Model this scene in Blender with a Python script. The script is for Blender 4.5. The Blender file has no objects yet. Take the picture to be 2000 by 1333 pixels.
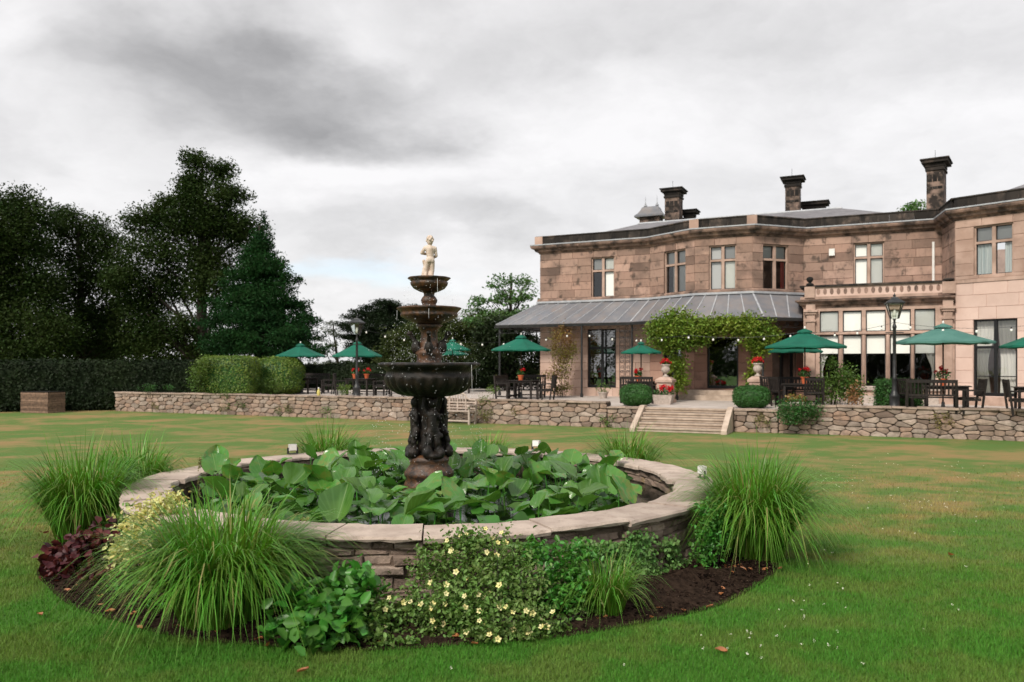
import bpy, bmesh, math, random
import numpy as np
from mathutils import Vector, Matrix

# ------------------------------------------------------------------ camera, sky, sun
SC = bpy.context.scene
COL = SC.collection
F, HZ, CH = 1556.0, 713.0, 2.0            # focal length in photo pixels, horizon row, camera height
cam_d = bpy.data.cameras.new('camera'); cam = bpy.data.objects.new('camera', cam_d); COL.objects.link(cam)
cam.location = (0, 0, CH); cam.rotation_euler = (math.radians(90), 0, 0)
cam_d.sensor_width = 36.0; cam_d.lens = F / 2000 * 36.0
cam_d.shift_y = (HZ - 666.5) / 2000
cam_d.clip_start = 0.1; cam_d.clip_end = 2000
cam_d.dof.use_dof = True; cam_d.dof.focus_distance = 9.0; cam_d.dof.aperture_fstop = 2.0
SC.camera = cam
SC.view_settings.view_transform = 'Standard'; SC.view_settings.look = 'None'
SC.view_settings.exposure = 1.32; SC.view_settings.gamma = 1.0
SC.view_settings.use_curve_mapping = False
SC.cycles.use_denoising = True
SC.cycles.max_bounces = 5; SC.cycles.diffuse_bounces = 3; SC.cycles.transparent_max_bounces = 12; SC.cycles.adaptive_threshold = .02

SUN_DIR = Vector((-0.42, -0.62, 0.66)).normalized()
sun_d = bpy.data.lights.new('sun', 'SUN'); sun = bpy.data.objects.new('sun', sun_d); COL.objects.link(sun)
sun_d.energy = 1.5; sun_d.angle = math.radians(12); sun_d.color = (1.0, 0.93, 0.82)
sun.rotation_euler = SUN_DIR.to_track_quat('Z', 'Y').to_euler(); sun.location = (-12, -20, 25)


class NG:
    """small node-building helper"""
    def __init__(self, nt):
        self.nt = nt
    def n(self, t, ins=None, **props):
        nd = self.nt.nodes.new(t)
        for k, v in props.items():
            setattr(nd, k, v)
        for k, v in (ins or {}).items():
            s = nd.inputs[k]
            if isinstance(v, bpy.types.NodeSocket):
                self.nt.links.new(v, s)
            else:
                s.default_value = v
        return nd
    def m(self, op, a, b=0.0, c=0.0, clamp=False):
        return self.n('ShaderNodeMath', {0: a, 1: b, 2: c}, operation=op, use_clamp=clamp).outputs[0]
    def mix(self, f, a, b, blend='MIX'):
        def c4(v):
            return v if isinstance(v, bpy.types.NodeSocket) else (tuple(v) + (1,))[:4]
        return self.n('ShaderNodeMix', {0: f, 6: c4(a), 7: c4(b)}, data_type='RGBA', blend_type=blend).outputs[2]
    def noise(self, vec, scale, detail=5, rough=.55, dist=0.0):
        return self.n('ShaderNodeTexNoise', {'Vector': vec, 'Scale': scale, 'Detail': detail, 'Roughness': rough, 'Distortion': dist}).outputs[0]
    def ramp(self, f, lo, hi):
        return self.n('ShaderNodeMapRange', {0: f, 1: lo, 2: hi, 3: 0.0, 4: 1.0}, interpolation_type='SMOOTHSTEP').outputs[0]


def build_world():
    w = bpy.data.worlds.new('World'); SC.world = w; w.use_nodes = True
    nt = w.node_tree; nt.nodes.clear(); g = NG(nt)
    d = g.n('ShaderNodeTexCoord').outputs['Generated']
    sep = g.n('ShaderNodeSeparateXYZ', {0: d})
    zc = g.m('ADD', g.m('MAXIMUM', sep.outputs[2], 0.0), 0.30)
    px = g.m('DIVIDE', sep.outputs[0], zc); py = g.m('DIVIDE', sep.outputs[1], zc)
    P = g.n('ShaderNodeCombineXYZ', {0: px, 1: py}).outputs[0]
    def plane(x, y):
        v = Vector(((x - 1000) / F, 1, (HZ - y) / F)).normalized()
        return v.x / (v.z + .30), v.y / (v.z + .30)
    warp = g.n('ShaderNodeTexNoise', {'Vector': P, 'Scale': 1.5, 'Detail': 6.0, 'Roughness': .55})
    wv = g.n('ShaderNodeVectorMath', {0: warp.outputs['Color'], 1: (.5, .5, .5)}, operation='SUBTRACT').outputs[0]
    wv = g.n('ShaderNodeVectorMath', {0: wv, 'Scale': .9}, operation='SCALE').outputs[0]
    Q = g.n('ShaderNodeVectorMath', {0: P, 1: wv}, operation='ADD').outputs[0]
    def blob(x, y, rx, ry):
        cx, cy = plane(x, y)
        ex, _ = plane(x + rx, y); _, ey = plane(x, y - ry); _, ey2 = plane(x, y + ry)
        v = g.n('ShaderNodeVectorMath', {0: Q, 1: (cx, cy, 0)}, operation='SUBTRACT').outputs[0]
        v = g.n('ShaderNodeVectorMath', {0: v, 1: (1 / abs(ex - cx), 2 / abs(ey2 - ey), 0)}, operation='MULTIPLY').outputs[0]
        r = g.n('ShaderNodeVectorMath', {0: v}, operation='LENGTH').outputs['Value']
        return g.ramp(r, 1.25, 0.1)
    fb = g.noise(g.n('ShaderNodeVectorMath', {0: Q, 1: (.8, 1.0, 1)}, operation='MULTIPLY').outputs[0], 2.0, 8, .58)
    fb2 = g.noise(P, 6.0, 7, .6)
    val = g.m('ADD', 0.86, g.m('MULTIPLY', g.m('SUBTRACT', fb, .5), .55))
    val = g.m('ADD', val, g.m('MULTIPLY', g.m('SUBTRACT', fb2, .5), .20))
    for (x, y, rx, ry, a) in ((300, 90, 280, 130, -.17), (480, 170, 310, 140, -.24), (700, 262, 270, 90, -.25), (520, 140, 460, 230, -.14), (1250, 70, 520, 120, -.17), (1900, 120, 260, 160, -.12), (60, 300, 200, 60, -.12), (880, 460, 300, 40, -.14),
                          (1200, 290, 420, 90, .10), (680, 350, 200, 50, .14), (650, 40, 160, 40, .08), (40, 90, 160, 90, .06)):
        val = g.m('ADD', val, g.m('MULTIPLY', blob(x, y, rx, ry), a))
    val = g.m('MULTIPLY', g.m('MINIMUM', g.m('MAXIMUM', val, .15), .96), .41)
    cloud = g.n('ShaderNodeCombineXYZ', {0: val, 1: g.m('MULTIPLY', val, .985), 2: g.m('MULTIPLY', val, .99)}).outputs[0]
    sky = g.n('ShaderNodeTexSky', sky_type='NISHITA', sun_disc=False)
    sky.sun_elevation = math.asin(SUN_DIR.z); sky.sun_rotation = math.atan2(SUN_DIR.x, SUN_DIR.y)
    skyc = g.n('ShaderNodeVectorMath', {0: sky.outputs[0], 'Scale': 0.08}, operation='SCALE').outputs[0]
    gap = blob(690, 545, 260, 26)
    cov = g.m('SUBTRACT', .97, g.m('MULTIPLY', gap, .42))
    col = g.mix(cov, skyc, cloud)
    bg = g.n('ShaderNodeBackground', {'Color': col, 'Strength': 1.0})
    out = g.n('ShaderNodeOutputWorld', {'Surface': bg.outputs[0]})
build_world()

# ------------------------------------------------------------------ helpers
def R(seed):
    return random.Random(seed)

def nrand(seed):
    return np.random.default_rng(seed)

def PX(x, Y, y=None, z=None):
    """point at depth Y on the photo column x (and row y, or at height z)"""
    return Vector(((x - 1000) / F * Y, Y, z if z is not None else CH + (HZ - y) / F * Y))

def GP(x, y, z=0.0):
    Y = (CH - z) * F / (y - HZ)
    return Vector(((x - 1000) / F * Y, Y, z))

MATS = {}
def pm(name, c1, c2=None, scale=4., rough=.8, bump=0., bscale=40., objr=0., isl=0., hue=0., stain=None, metal=0.,
       spec=.3, transl=0., ramp=(.35, .65), stretch=None, obj_cols=None, extra=None, coat=0.):
    m = bpy.data.materials.new(name); m.use_nodes = True
    nt = m.node_tree; nt.nodes.clear(); g = NG(nt)
    geo = g.n('ShaderNodeNewGeometry')
    pos = geo.outputs['Position']
    if stretch:
        pos = g.n('ShaderNodeVectorMath', {0: pos, 1: stretch}, operation='MULTIPLY').outputs[0]
    info = g.n('ShaderNodeObjectInfo').outputs['Random']
    f = g.ramp(g.noise(pos, scale, 6, .6), *ramp)
    if obj_cols:
        cr = g.n('ShaderNodeValToRGB', {0: info}); el = cr.color_ramp.elements
        for i, c in enumerate(obj_cols):
            e = el[i] if i < 2 else el.new(.5)
            e.position = i / (len(obj_cols) - 1)
        for i, c in enumerate(obj_cols):
            el[i].position = i / (len(obj_cols) - 1); el[i].color = tuple(c) + (1,)
        base = cr.outputs[0]
        col = g.mix(g.m('MULTIPLY', f, .55), base, c2 or c1)
    else:
        col = g.mix(f, c1, c2 or c1)
    if objr or isl:
        v = 1.0
        if objr:
            v = g.m('ADD', v, g.m('MULTIPLY', g.m('SUBTRACT', info, .5), 2 * objr))
        if isl:
            v = g.m('ADD', v, g.m('MULTIPLY', g.m('SUBTRACT', geo.outputs['Random Per Island'], .5), 2 * isl))
        h = .5
        if hue:
            h = g.m('ADD', .5, g.m('MULTIPLY', g.m('SUBTRACT', geo.outputs['Random Per Island'] if isl else info, .5), hue))
        col = g.n('ShaderNodeHueSaturation', {'Hue': h, 'Value': v, 'Color': col}).outputs[0]
    for st in (stain or []):
        sc, lo, hi, a, cst = st[:5]
        sv = geo.outputs['Position']
        if len(st) > 5:
            sv = g.n('ShaderNodeVectorMath', {0: sv, 1: st[5]}, operation='MULTIPLY').outputs[0]
        col = g.mix(g.m('MULTIPLY', g.ramp(g.noise(sv, sc, 7, .65), lo, hi), a), col, cst)
    if extra:
        col = extra(g, geo, info, col)
    ins = {'Base Color': col, 'Roughness': rough, 'Metallic': metal, 'Specular IOR Level': spec, 'Coat Weight': coat}
    if bump:
        b = g.n('ShaderNodeBump', {'Strength': bump, 'Distance': .02, 'Height': g.noise(geo.outputs['Position'], bscale, 6, .65)})
        ins['Normal'] = b.outputs[0]
    p = g.n('ShaderNodeBsdfPrincipled', ins)
    sh = p.outputs[0]
    if transl:
        t = g.n('ShaderNodeBsdfTranslucent', {'Color': g.mix(1.0, col, (1.3, 1.35, .7), 'MULTIPLY')})
        sh = g.n('ShaderNodeMixShader', {0: transl, 1: sh, 2: t.outputs[0]}).outputs[0]
    g.n('ShaderNodeOutputMaterial', {'Surface': sh})
    MATS[name] = m
    return m

def glass_mat(name, tint, refl):
    m = bpy.data.materials.new(name); m.use_nodes = True
    nt = m.node_tree; nt.nodes.clear(); g = NG(nt)
    fr = g.n('ShaderNodeFresnel', {'IOR': 1.5}).outputs[0]
    fac = g.m('ADD', fr, refl, clamp=True)
    tr = g.n('ShaderNodeBsdfTransparent', {'Color': tuple(tint) + (1,)})
    geo = g.n('ShaderNodeNewGeometry')
    b = g.n('ShaderNodeBump', {'Strength': .06, 'Distance': .05, 'Height': g.noise(geo.outputs['Position'], 2.0, 2)})
    gl = g.n('ShaderNodeBsdfGlossy', {'Color': (.95, .97, 1, 1), 'Roughness': .02, 'Normal': b.outputs[0]})
    sh = g.n('ShaderNodeMixShader', {0: fac, 1: tr.outputs[0], 2: gl.outputs[0]})
    g.n('ShaderNodeOutputMaterial', {'Surface': sh.outputs[0]})
    MATS[name] = m
    return m

ORG = {}
def tag(o, label, cat, group=None, kind=None):
    if label: o['label'] = label
    if cat: o['category'] = cat
    if group: o['group'] = group
    if kind: o['kind'] = kind
    return o

def thing(name, label, cat, loc=(0, 0, 0), rz=0., group=None):
    o = bpy.data.objects.new(name, None); COL.objects.link(o)
    o.empty_display_size = .1
    o.location = loc; o.rotation_euler = (0, 0, rz)
    ORG[o] = Vector(loc)
    return tag(o, label, cat, group)

def link_mesh(name, me, mat, parent=None, smooth=False):
    if mat and not me.materials:
        me.materials.append(MATS[mat] if isinstance(mat, str) else mat)
    if smooth:
        me.polygons.foreach_set('use_smooth', np.ones(len(me.polygons), dtype=bool))
    o = bpy.data.objects.new(name, me); COL.objects.link(o)
    if parent is not None:
        o.parent = parent
    ORG[o] = ORG.get(parent, Vector((0, 0, 0))) if parent is not None else Vector((0, 0, 0))
    return o

def np_obj(name, V, Fc, mat, parent=None, smooth=False, world=True):
    """V (n,3) array, Fc (m,k) index array, all faces with k corners"""
    V = np.asarray(V, dtype=np.float32).copy(); Fc = np.asarray(Fc, dtype=np.int32)
    if parent is not None and world:
        V -= np.array(ORG[parent], dtype=np.float32)
    me = bpy.data.meshes.new(name)
    k = Fc.shape[1]; m = Fc.shape[0]
    me.vertices.add(len(V)); me.vertices.foreach_set('co', V.ravel())
    me.loops.add(m * k); me.loops.foreach_set('vertex_index', Fc.ravel())
    me.polygons.add(m)
    me.polygons.foreach_set('loop_start', np.arange(0, m * k, k, dtype=np.int32))
    me.polygons.foreach_set('loop_total', np.full(m, k, dtype=np.int32))
    me.update(calc_edges=True)
    return link_mesh(name, me, mat, parent, smooth)

class MB:
    """collects shapes for ONE mesh"""
    def __init__(self):
        self.v = []; self.f = []
    def add(self, vs, fs):
        n = len(self.v)
        self.v += [tuple(p) for p in vs]; self.f += [tuple(i + n for i in q) for q in fs]
        return self
    def obox(self, c, ax, ay, az):
        c, ax, ay, az = Vector(c), Vector(ax), Vector(ay), Vector(az)
        vs = [c + ax * i + ay * j + az * k for k in (-1, 1) for j in (-1, 1) for i in (-1, 1)]
        return self.add(vs, [(0, 2, 3, 1), (4, 5, 7, 6), (0, 1, 5, 4), (2, 6, 7, 3), (0, 4, 6, 2), (1, 3, 7, 5)])
    def box(self, c, s, rz=0.):
        cs, sn = math.cos(rz), math.sin(rz)
        return self.obox(c, (cs * s[0] / 2, sn * s[0] / 2, 0), (-sn * s[1] / 2, cs * s[1] / 2, 0), (0, 0, s[2] / 2))
    def bar(self, a, b, w, h, up=(0, 0, 1)):
        a, b = Vector(a), Vector(b); d = (b - a); L = d.length; d.normalize()
        s = d.cross(Vector(up))
        if s.length < 1e-4: s = d.cross(Vector((1, 0, 0)))
        s.normalize(); u = s.cross(d)
        return self.obox((a + b) / 2, d * L / 2, s * w / 2, u * h / 2)
    def tube(self, path, rad, n=8, cap=True):
        path = [Vector(p) for p in path]
        if not hasattr(rad, '__len__'): rad = [rad] * len(path)
        vs, fs = [], []
        prev = None
        for i, p in enumerate(path):
            d = (path[min(i + 1, len(path) - 1)] - path[max(i - 1, 0)]).normalized()
            if prev is None:
                a = d.orthogonal().normalized()
            else:
                a = (prev - d * prev.dot(d))
                a = a.normalized() if a.length > 1e-5 else d.orthogonal().normalized()
            prev = a; b = d.cross(a)
            for k in range(n):
                t = 2 * math.pi * k / n
                vs.append(p + (a * math.cos(t) + b * math.sin(t)) * rad[i])
        for i in range(len(path) - 1):
            for k in range(n):
                k2 = (k + 1) % n
                fs.append((i * n + k, i * n + k2, (i + 1) * n + k2, (i + 1) * n + k))
        if cap:
            fs.append(tuple(range(n))[::-1]); fs.append(tuple((len(path) - 1) * n + k for k in range(n)))
        return self.add(vs, fs)
    def lathe(self, prof, c=(0, 0, 0), n=32, wob=None):
        vs, fs = [], []
        for i, (r, z) in enumerate(prof):
            for k in range(n):
                t = 2 * math.pi * k / n
                rr = r * (wob(t, r, z) if wob else 1)
                vs.append((c[0] + rr * math.cos(t), c[1] + rr * math.sin(t), c[2] + z))
        for i in range(len(prof) - 1):
            for k in range(n):
                k2 = (k + 1) % n
                fs.append((i * n + k, i * n + k2, (i + 1) * n + k2, (i + 1) * n + k))
        fs.append(tuple(range(n))[::-1]); fs.append(tuple((len(prof) - 1) * n + k for k in range(n)))
        return self.add(vs, fs)
    def ball(self, c, r, n=8):
        r = r if hasattr(r, '__len__') else (r, r, r)
        vs, fs = [], []
        m = max(4, n // 2 + 1)
        for i in range(m + 1):
            ph = math.pi * i / m
            for k in range(n):
                t = 2 * math.pi * k / n
                vs.append((c[0] + r[0] * math.sin(ph) * math.cos(t), c[1] + r[1] * math.sin(ph) * math.sin(t), c[2] + r[2] * math.cos(ph)))
        for i in range(m):
            for k in range(n):
                k2 = (k + 1) % n
                fs.append((i * n + k, (i + 1) * n + k, (i + 1) * n + k2, i * n + k2))
        return self.add(vs, fs)
    def sweep(self, poly, prof, closed_prof=True):
        """extrude a profile [(outward offset, z)] along a 2-D polyline with mitred corners"""
        pts = [Vector(p) for p in poly]; n = len(pts); nrm = []
        for i in range(n):
            a = (pts[i] - pts[i - 1]).normalized() if i > 0 else None
            b = (pts[i + 1] - pts[i]).normalized() if i < n - 1 else None
            na = Vector((a.y, -a.x)) if a else None; nb = Vector((b.y, -b.x)) if b else None
            if na is None: v = nb
            elif nb is None: v = na
            else:
                v = (na + nb); v = v / max(.25, v.dot(na))
            nrm.append(v)
        k = len(prof); vs, fs = [], []
        for i in range(n):
            for (o, z) in prof:
                q = pts[i] + nrm[i] * o
                vs.append((q.x, q.y, z))
        for i in range(n - 1):
            for j in range(k if closed_prof else k - 1):
                j2 = (j + 1) % k
                fs.append((i * k + j, (i + 1) * k + j, (i + 1) * k + j2, i * k + j2))
        if closed_prof:
            fs.append(tuple(range(k))); fs.append(tuple((n - 1) * k + j for j in range(k))[::-1])
        return self.add(vs, fs)
    def build(self, name, mat, parent=None, smooth=False, world=False):
        me = bpy.data.meshes.new(name)
        vs = self.v
        if world and parent is not None:
            o = ORG[parent]; vs = [(p[0] - o.x, p[1] - o.y, p[2] - o.z) for p in vs]
        me.from_pydata(vs, [], self.f); me.update()
        bm = bmesh.new(); bm.from_mesh(me); bmesh.ops.recalc_face_normals(bm, faces=bm.faces); bm.to_mesh(me); bm.free()
        return link_mesh(name, me, mat, parent, smooth)

def dup(o, loc=None, rz=None, parent=None, scale=None):
    c = o.copy(); COL.objects.link(c); c.parent = parent
    if loc is not None: c.location = loc
    if rz is not None: c.rotation_euler = (0, 0, rz)
    if scale is not None: c.scale = scale if hasattr(scale, '__len__') else (scale,) * 3
    ORG[c] = Vector(loc) if loc is not None else ORG.get(parent, ORG[o])
    for ch in list(o.children):
        dup(ch, parent=c)
    return c

# ---- foliage builders (numpy)
def unit(a):
    return a / np.maximum(np.linalg.norm(a, axis=1, keepdims=True), 1e-6)

def leaf_arrays(C, size, rng, up=.6, out=None, outk=0., aspect=.5, fold=.12, six=False, droop=0.):
    N = len(C)
    nrm = rng.normal(size=(N, 3)); nrm[:, 2] = np.abs(nrm[:, 2]) * .6 + up
    if out is not None: nrm = nrm * .7 + out * outk
    nrm = unit(nrm)
    t = rng.normal(size=(N, 3)); t[:, 2] -= droop
    t = unit(t - nrm * np.sum(t * nrm, 1, keepdims=True))
    s = np.cross(nrm, t)
    L = (size * rng.uniform(.65, 1.3, N))[:, None]; W = L * aspect; fo = nrm * L * fold
    if not six:
        V = np.stack([C - t * L / 2, C + s * W / 2 + fo, C + t * L / 2, C - s * W / 2 + fo], 1)
        V = V.reshape(-1, 3); b = np.arange(N) * 4
        Fc = np.concatenate([np.stack([b, b + 1, b + 2], 1), np.stack([b, b + 2, b + 3], 1)])
        return V, Fc
    V = np.stack([C - t * L / 2, C - t * L * .2 + s * W / 2 + fo, C + t * L * .2 + s * W * .42 + fo, C + t * L / 2 - nrm * L * .08,
                  C + t * L * .2 - s * W * .42 + fo, C - t * L * .2 - s * W / 2 + fo], 1)
    V = V.reshape(-1, 3); b = np.arange(N) * 6
    Fc = np.concatenate([np.stack([b, b + 1, b + 2, b + 3], 1), np.stack([b, b + 3, b + 4, b + 5], 1)])
    return V, Fc

def in_ball(rng, n, shell=.0):
    v = unit(rng.normal(size=(n, 3)))
    r = rng.uniform(shell ** 3, 1, n) ** (1 / 3)
    return v * r[:, None]

def blade_arrays(roots, az, L, lean, droop, width, rng, segs=4):
    """curved tapering grass blades"""
    N = len(roots); V = []
    side = np.stack([-np.sin(az), np.cos(az), np.zeros(N)], 1); dr = np.stack([np.cos(az), np.sin(az), np.zeros(N)], 1)
    for k in range(segs + 1):
        t = k / segs
        h = L * (t - droop * t ** 3); o = L * (lean * t + droop * .45 * t ** 2)
        p = roots + dr * o[:, None]; p = p + np.stack([np.zeros(N), np.zeros(N), h], 1)
        w = (width * (1 - t ** 3) * (.6 + .4 * min(1, t * 4)) + .0006)[:, None]
        V += [p - side * w / 2, p + side * w / 2]
    V = np.stack(V, 1).reshape(-1, 3); k2 = (segs + 1) * 2; b = np.arange(N) * k2
    Fc = np.concatenate([np.stack([b + 2 * i, b + 2 * i + 1, b + 2 * i + 3, b + 2 * i + 2], 1) for i in range(segs)])
    return V, Fc

def remeshed(parts, voxel, smooth_it=4):
    """one continuous organic surface from balls and capsules"""
    mb = MB()
    for p in parts:
        if p[0] == 's':
            mb.ball(p[1], p[2], 14)
        else:
            a, b, r0, r1 = Vector(p[1]), Vector(p[2]), p[3], p[4]
            k = max(3, int((b - a).length / (min(r0, r1) * .5)))
            for i in range(k + 1):
                mb.ball(a.lerp(b, i / k), r0 + (r1 - r0) * i / k, 12)
    me = bpy.data.meshes.new('tmp'); me.from_pydata(mb.v, [], mb.f)
    o = bpy.data.objects.new('tmp', me); COL.objects.link(o)
    md = o.modifiers.new('r', 'REMESH'); md.mode = 'VOXEL'; md.voxel_size = voxel
    ms = o.modifiers.new('s', 'SMOOTH'); ms.iterations = smooth_it
    dg = bpy.context.evaluated_depsgraph_get(); dg.update()
    res = bpy.data.meshes.new_from_object(o.evaluated_get(dg))
    bpy.data.objects.remove(o); bpy.data.meshes.remove(me)
    res.materials.clear()
    return res

# ------------------------------------------------------------------ materials
STONE_COLS = [(.15, .098, .078), (.43, .272, .212), (.32, .205, .158), (.49, .325, .26), (.23, .152, .12), (.45, .295, .235), (.38, .25, .195)]
PALE_COLS = [(.44, .30, .24), (.55, .40, .335), (.49, .345, .28), (.58, .43, .365)]
RUBBLE = [(.19, .135, .11), (.37, .265, .205), (.27, .215, .18), (.43, .32, .25), (.32, .21, .155), (.39, .315, .265), (.22, .18, .155)]
pm('ashlar', (.4, .28, .22), (.27, .185, .145), scale=1.3, rough=.9, bump=.25, bscale=30, obj_cols=STONE_COLS, objr=.06,
   stain=[(.8, .48, .64, .52, (.085, .062, .052)), (2.6, .54, .66, .75, (.04, .032, .028)), (9, .5, .75, .5, (.15, .10, .08), (1, 1, .35))])
pm('wing_stone', (.47, .33, .27), (.36, .24, .19), scale=1.2, rough=.88, bump=.2, bscale=25, objr=.14, stain=[(1.4, .5, .75, .5, (.20, .135, .105)), (6, .58, .8, .4, (.12, .09, .07), (1, 1, .3))])
pm('wing_pale', (.62, .465, .40), (.55, .40, .34), scale=1.2, rough=.88, bump=.12, bscale=25, objr=.05, stain=[(2.5, .58, .85, .3, (.3, .21, .17), (1, 1, .35))])
pm('ashlar_pale', (.5, .36, .3), (.40, .275, .22), scale=1.3, rough=.9, bump=.2, bscale=30, obj_cols=PALE_COLS, objr=.05, stain=[(1.1, .55, .75, .4, (.22, .14, .11)), (8, .58, .78, .4, (.14, .10, .08), (1, 1, .35))])
pm('ashlar_red', (.36, .21, .16), (.25, .14, .105), scale=1.3, rough=.9, bump=.2, bscale=30, obj_cols=[(.30, .165, .125), (.40, .245, .19), (.26, .15, .115), (.44, .28, .22)], objr=.06, stain=[(1.4, .54, .7, .5, (.10, .065, .052))])
pm('mortar', (.24, .16, .125), (.15, .10, .08), scale=3, rough=.95, bump=.2)
pm('cream_stone', (.62, .46, .395), (.53, .375, .315), scale=.9, rough=.85, bump=.12, bscale=25,
   stain=[(2.5, .58, .85, .35, (.25, .18, .14), (1, 1, .35))])
pm('dressed_stone', (.46, .325, .265), (.32, .22, .175), scale=2, rough=.85, bump=.15, bscale=35, objr=.1,
   stain=[(3.0, .55, .78, .65, (.09, .07, .055), (1, 1, .3))])
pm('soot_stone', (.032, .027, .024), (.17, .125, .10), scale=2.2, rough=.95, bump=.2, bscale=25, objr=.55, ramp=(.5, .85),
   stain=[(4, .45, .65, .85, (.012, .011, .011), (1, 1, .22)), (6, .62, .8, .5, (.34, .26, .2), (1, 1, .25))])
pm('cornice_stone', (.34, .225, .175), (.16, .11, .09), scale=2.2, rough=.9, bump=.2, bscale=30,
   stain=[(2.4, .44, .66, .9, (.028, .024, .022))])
pm('chimney_stone', (.26, .18, .145), (.10, .075, .06), scale=3, rough=.9, bump=.3, bscale=20, stain=[(2.2, .42, .58, .92, (.016, .014, .013)), (7, .58, .7, .7, (.4, .3, .24))])
pm('slate', (.13, .125, .135), (.2, .19, .2), scale=3, rough=.55, bump=.3, bscale=14, stretch=(1, 1, 6))
pm('lead', (.195, .185, .19), (.14, .147, .168), scale=1.6, rough=.42, spec=.5, bump=.05, bscale=6, objr=.12,
   stain=[(2.2, .48, .75, .5, (.20, .15, .125))])
pm('lead_bar', (.40, .41, .43), (.30, .315, .345), scale=5, rough=.45, spec=.5)
pm('iron', (.012, .013, .014), (.025, .026, .028), scale=8, rough=.45, spec=.5)
pm('black_frame', (.008, .0085, .01), rough=.4, spec=.4)
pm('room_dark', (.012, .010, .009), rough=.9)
pm('curtain_white', (.78, .76, .72), (.66, .65, .62), scale=6, rough=.9, stretch=(3, 3, .1), transl=.25)
pm('curtain_blue', (.52, .56, .55), (.33, .39, .40), scale=6, rough=.9, stretch=(3, 3, .1), transl=.2)
pm('curtain_red', (.42, .07, .05), (.25, .03, .03), scale=6, rough=.9, stretch=(3, 3, .1))
pm('blind_and_reflection', (.88, .87, .82), rough=.8)  # blinds of the bay, and bright sky reflections painted behind upper panes
pm('grey_blind_and_reflection', (.42, .42, .42), rough=.8)  # grey blinds, and grey sky reflections put in as colour behind upper panes
pm('white_paint', (.78, .77, .75), (.68, .66, .63), scale=5, rough=.5)
glass_mat('window_glass', (.98, .99, .99), .04)
glass_mat('dark_glass', (.35, .38, .4), .22)
glass_mat('lamp_glass', (.85, .88, .85), .05)
pm('rubble', (.33, .25, .2), (.15, .115, .095), scale=6, rough=.92, bump=.5, bscale=22, obj_cols=RUBBLE, objr=.12,
   stain=[(5, .55, .78, .5, (.085, .07, .058)), (9, .64, .8, .5, (.48, .42, .36))])
pm('pond_mortar', (.15, .11, .085), (.09, .065, .05), scale=9, rough=1, bump=.6)
pm('rubble_core', (.055, .045, .038), (.10, .08, .065), scale=6, rough=1, bump=.4)
pm('cap_stone', (.38, .29, .235), (.25, .19, .155), scale=5, rough=.9, bump=.35, bscale=30, objr=.18)
pm('coping', (.47, .385, .325), (.36, .285, .24), scale=3.5, rough=.85, bump=.6, bscale=26, objr=.16,
   stain=[(14, .56, .74, .5, (.18, .135, .105)), (3, .58, .78, .5, (.56, .48, .43)), (5, .6, .72, .55, (.21, .16, .12)), (30, .62, .7, .5, (.14, .11, .07))])
pm('pond_stone', (.27, .205, .17), (.15, .115, .095), scale=7, rough=.92, bump=1.0, bscale=24,
   obj_cols=[(.15, .105, .082), (.34, .25, .20), (.22, .155, .12), (.42, .33, .27), (.19, .14, .115), (.30, .22, .175)], objr=.18,
   stain=[(6, .5, .7, .7, (.07, .05, .038)), (4, .56, .7, .7, (.20, .135, .06)), (16, .6, .72, .6, (.42, .36, .30)), (1.6, .56, .68, .55, (.34, .26, .21))])
pm('step_stone', (.46, .37, .30), (.34, .265, .21), scale=4, rough=.88, bump=.3, bscale=25, objr=.12, stain=[(6, .6, .8, .5, (.15, .115, .09))])
pm('paving', (.50, .44, .40), (.41, .355, .32), scale=2, rough=.9, bump=.25, bscale=45)
pm('soil', (.016, .010, .007), (.042, .027, .019), scale=22, rough=1, spec=.05, bump=1.0, bscale=55, stain=[(60, .66, .74, .7, (.20, .15, .12))])
pm('brown_cast', (.095, .038, .013), (.03, .015, .008), scale=12, rough=.42, spec=.5, bump=.5, bscale=45, stain=[(6, .45, .66, .9, (.010, .008, .007)), (15, .62, .75, .5, (.25, .13, .05))])
pm('black_cast', (.006, .0055, .005), (.018, .012, .008), scale=9, rough=.42, spec=.3, bump=.6, bscale=50, stain=[(6, .62, .78, .6, (.11, .045, .015)), (25, .68, .74, .5, (.14, .12, .10))])
pm('statue_stone', (.64, .53, .45), (.50, .39, .31), scale=14, rough=.8, bump=.2, bscale=60, stain=[(12, .58, .75, .6, (.30, .19, .11))])
pm('pond_water', (.005, .007, .005), rough=.08, spec=.22, bump=.10, bscale=9)
pm('water_drop', (.88, .9, .92), rough=.08, spec=.6)
pm('parasol_green', (.006, .125, .080), (.005, .10, .064), scale=2, rough=.75, objr=.12, transl=.12, bump=.08, bscale=5)
pm('parasol_faded', (.085, .215, .185), (.06, .17, .145), scale=1.5, rough=.75, transl=.12, bump=.08, bscale=5)
pm('dark_wood', (.010, .008, .007), (.022, .016, .014), scale=18, rough=.55, stretch=(1, 1, .3), objr=.2)
pm('pole_wood', (.07, .035, .022), (.05, .025, .016), rough=.5)
pm('grey_teak', (.46, .38, .33), (.36, .29, .245), scale=14, rough=.8, objr=.1)
pm('weathered_wood', (.23, .145, .10), (.13, .085, .062), scale=11, rough=.85, objr=.35, bump=.2)
pm('terracotta', (.52, .12, .045), (.42, .09, .035), scale=9, rough=.7)
pm('red_petal', (.62, .015, .018), (.48, .008, .02), scale=30, rough=.6, isl=.3, transl=.15)
pm('pale_stone', (.48, .41, .365), (.36, .30, .26), scale=12, rough=.85, bump=.2, stain=[(8, .6, .8, .5, (.22, .17, .14))])
pm('steel', (.52, .50, .48), rough=.4, spec=.5)
pm('bulb', (.86, .85, .8), rough=.15, spec=.5)
pm('yellow_plastic', (.62, .52, .14), (.5, .44, .16), scale=20, rough=.5)
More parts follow.
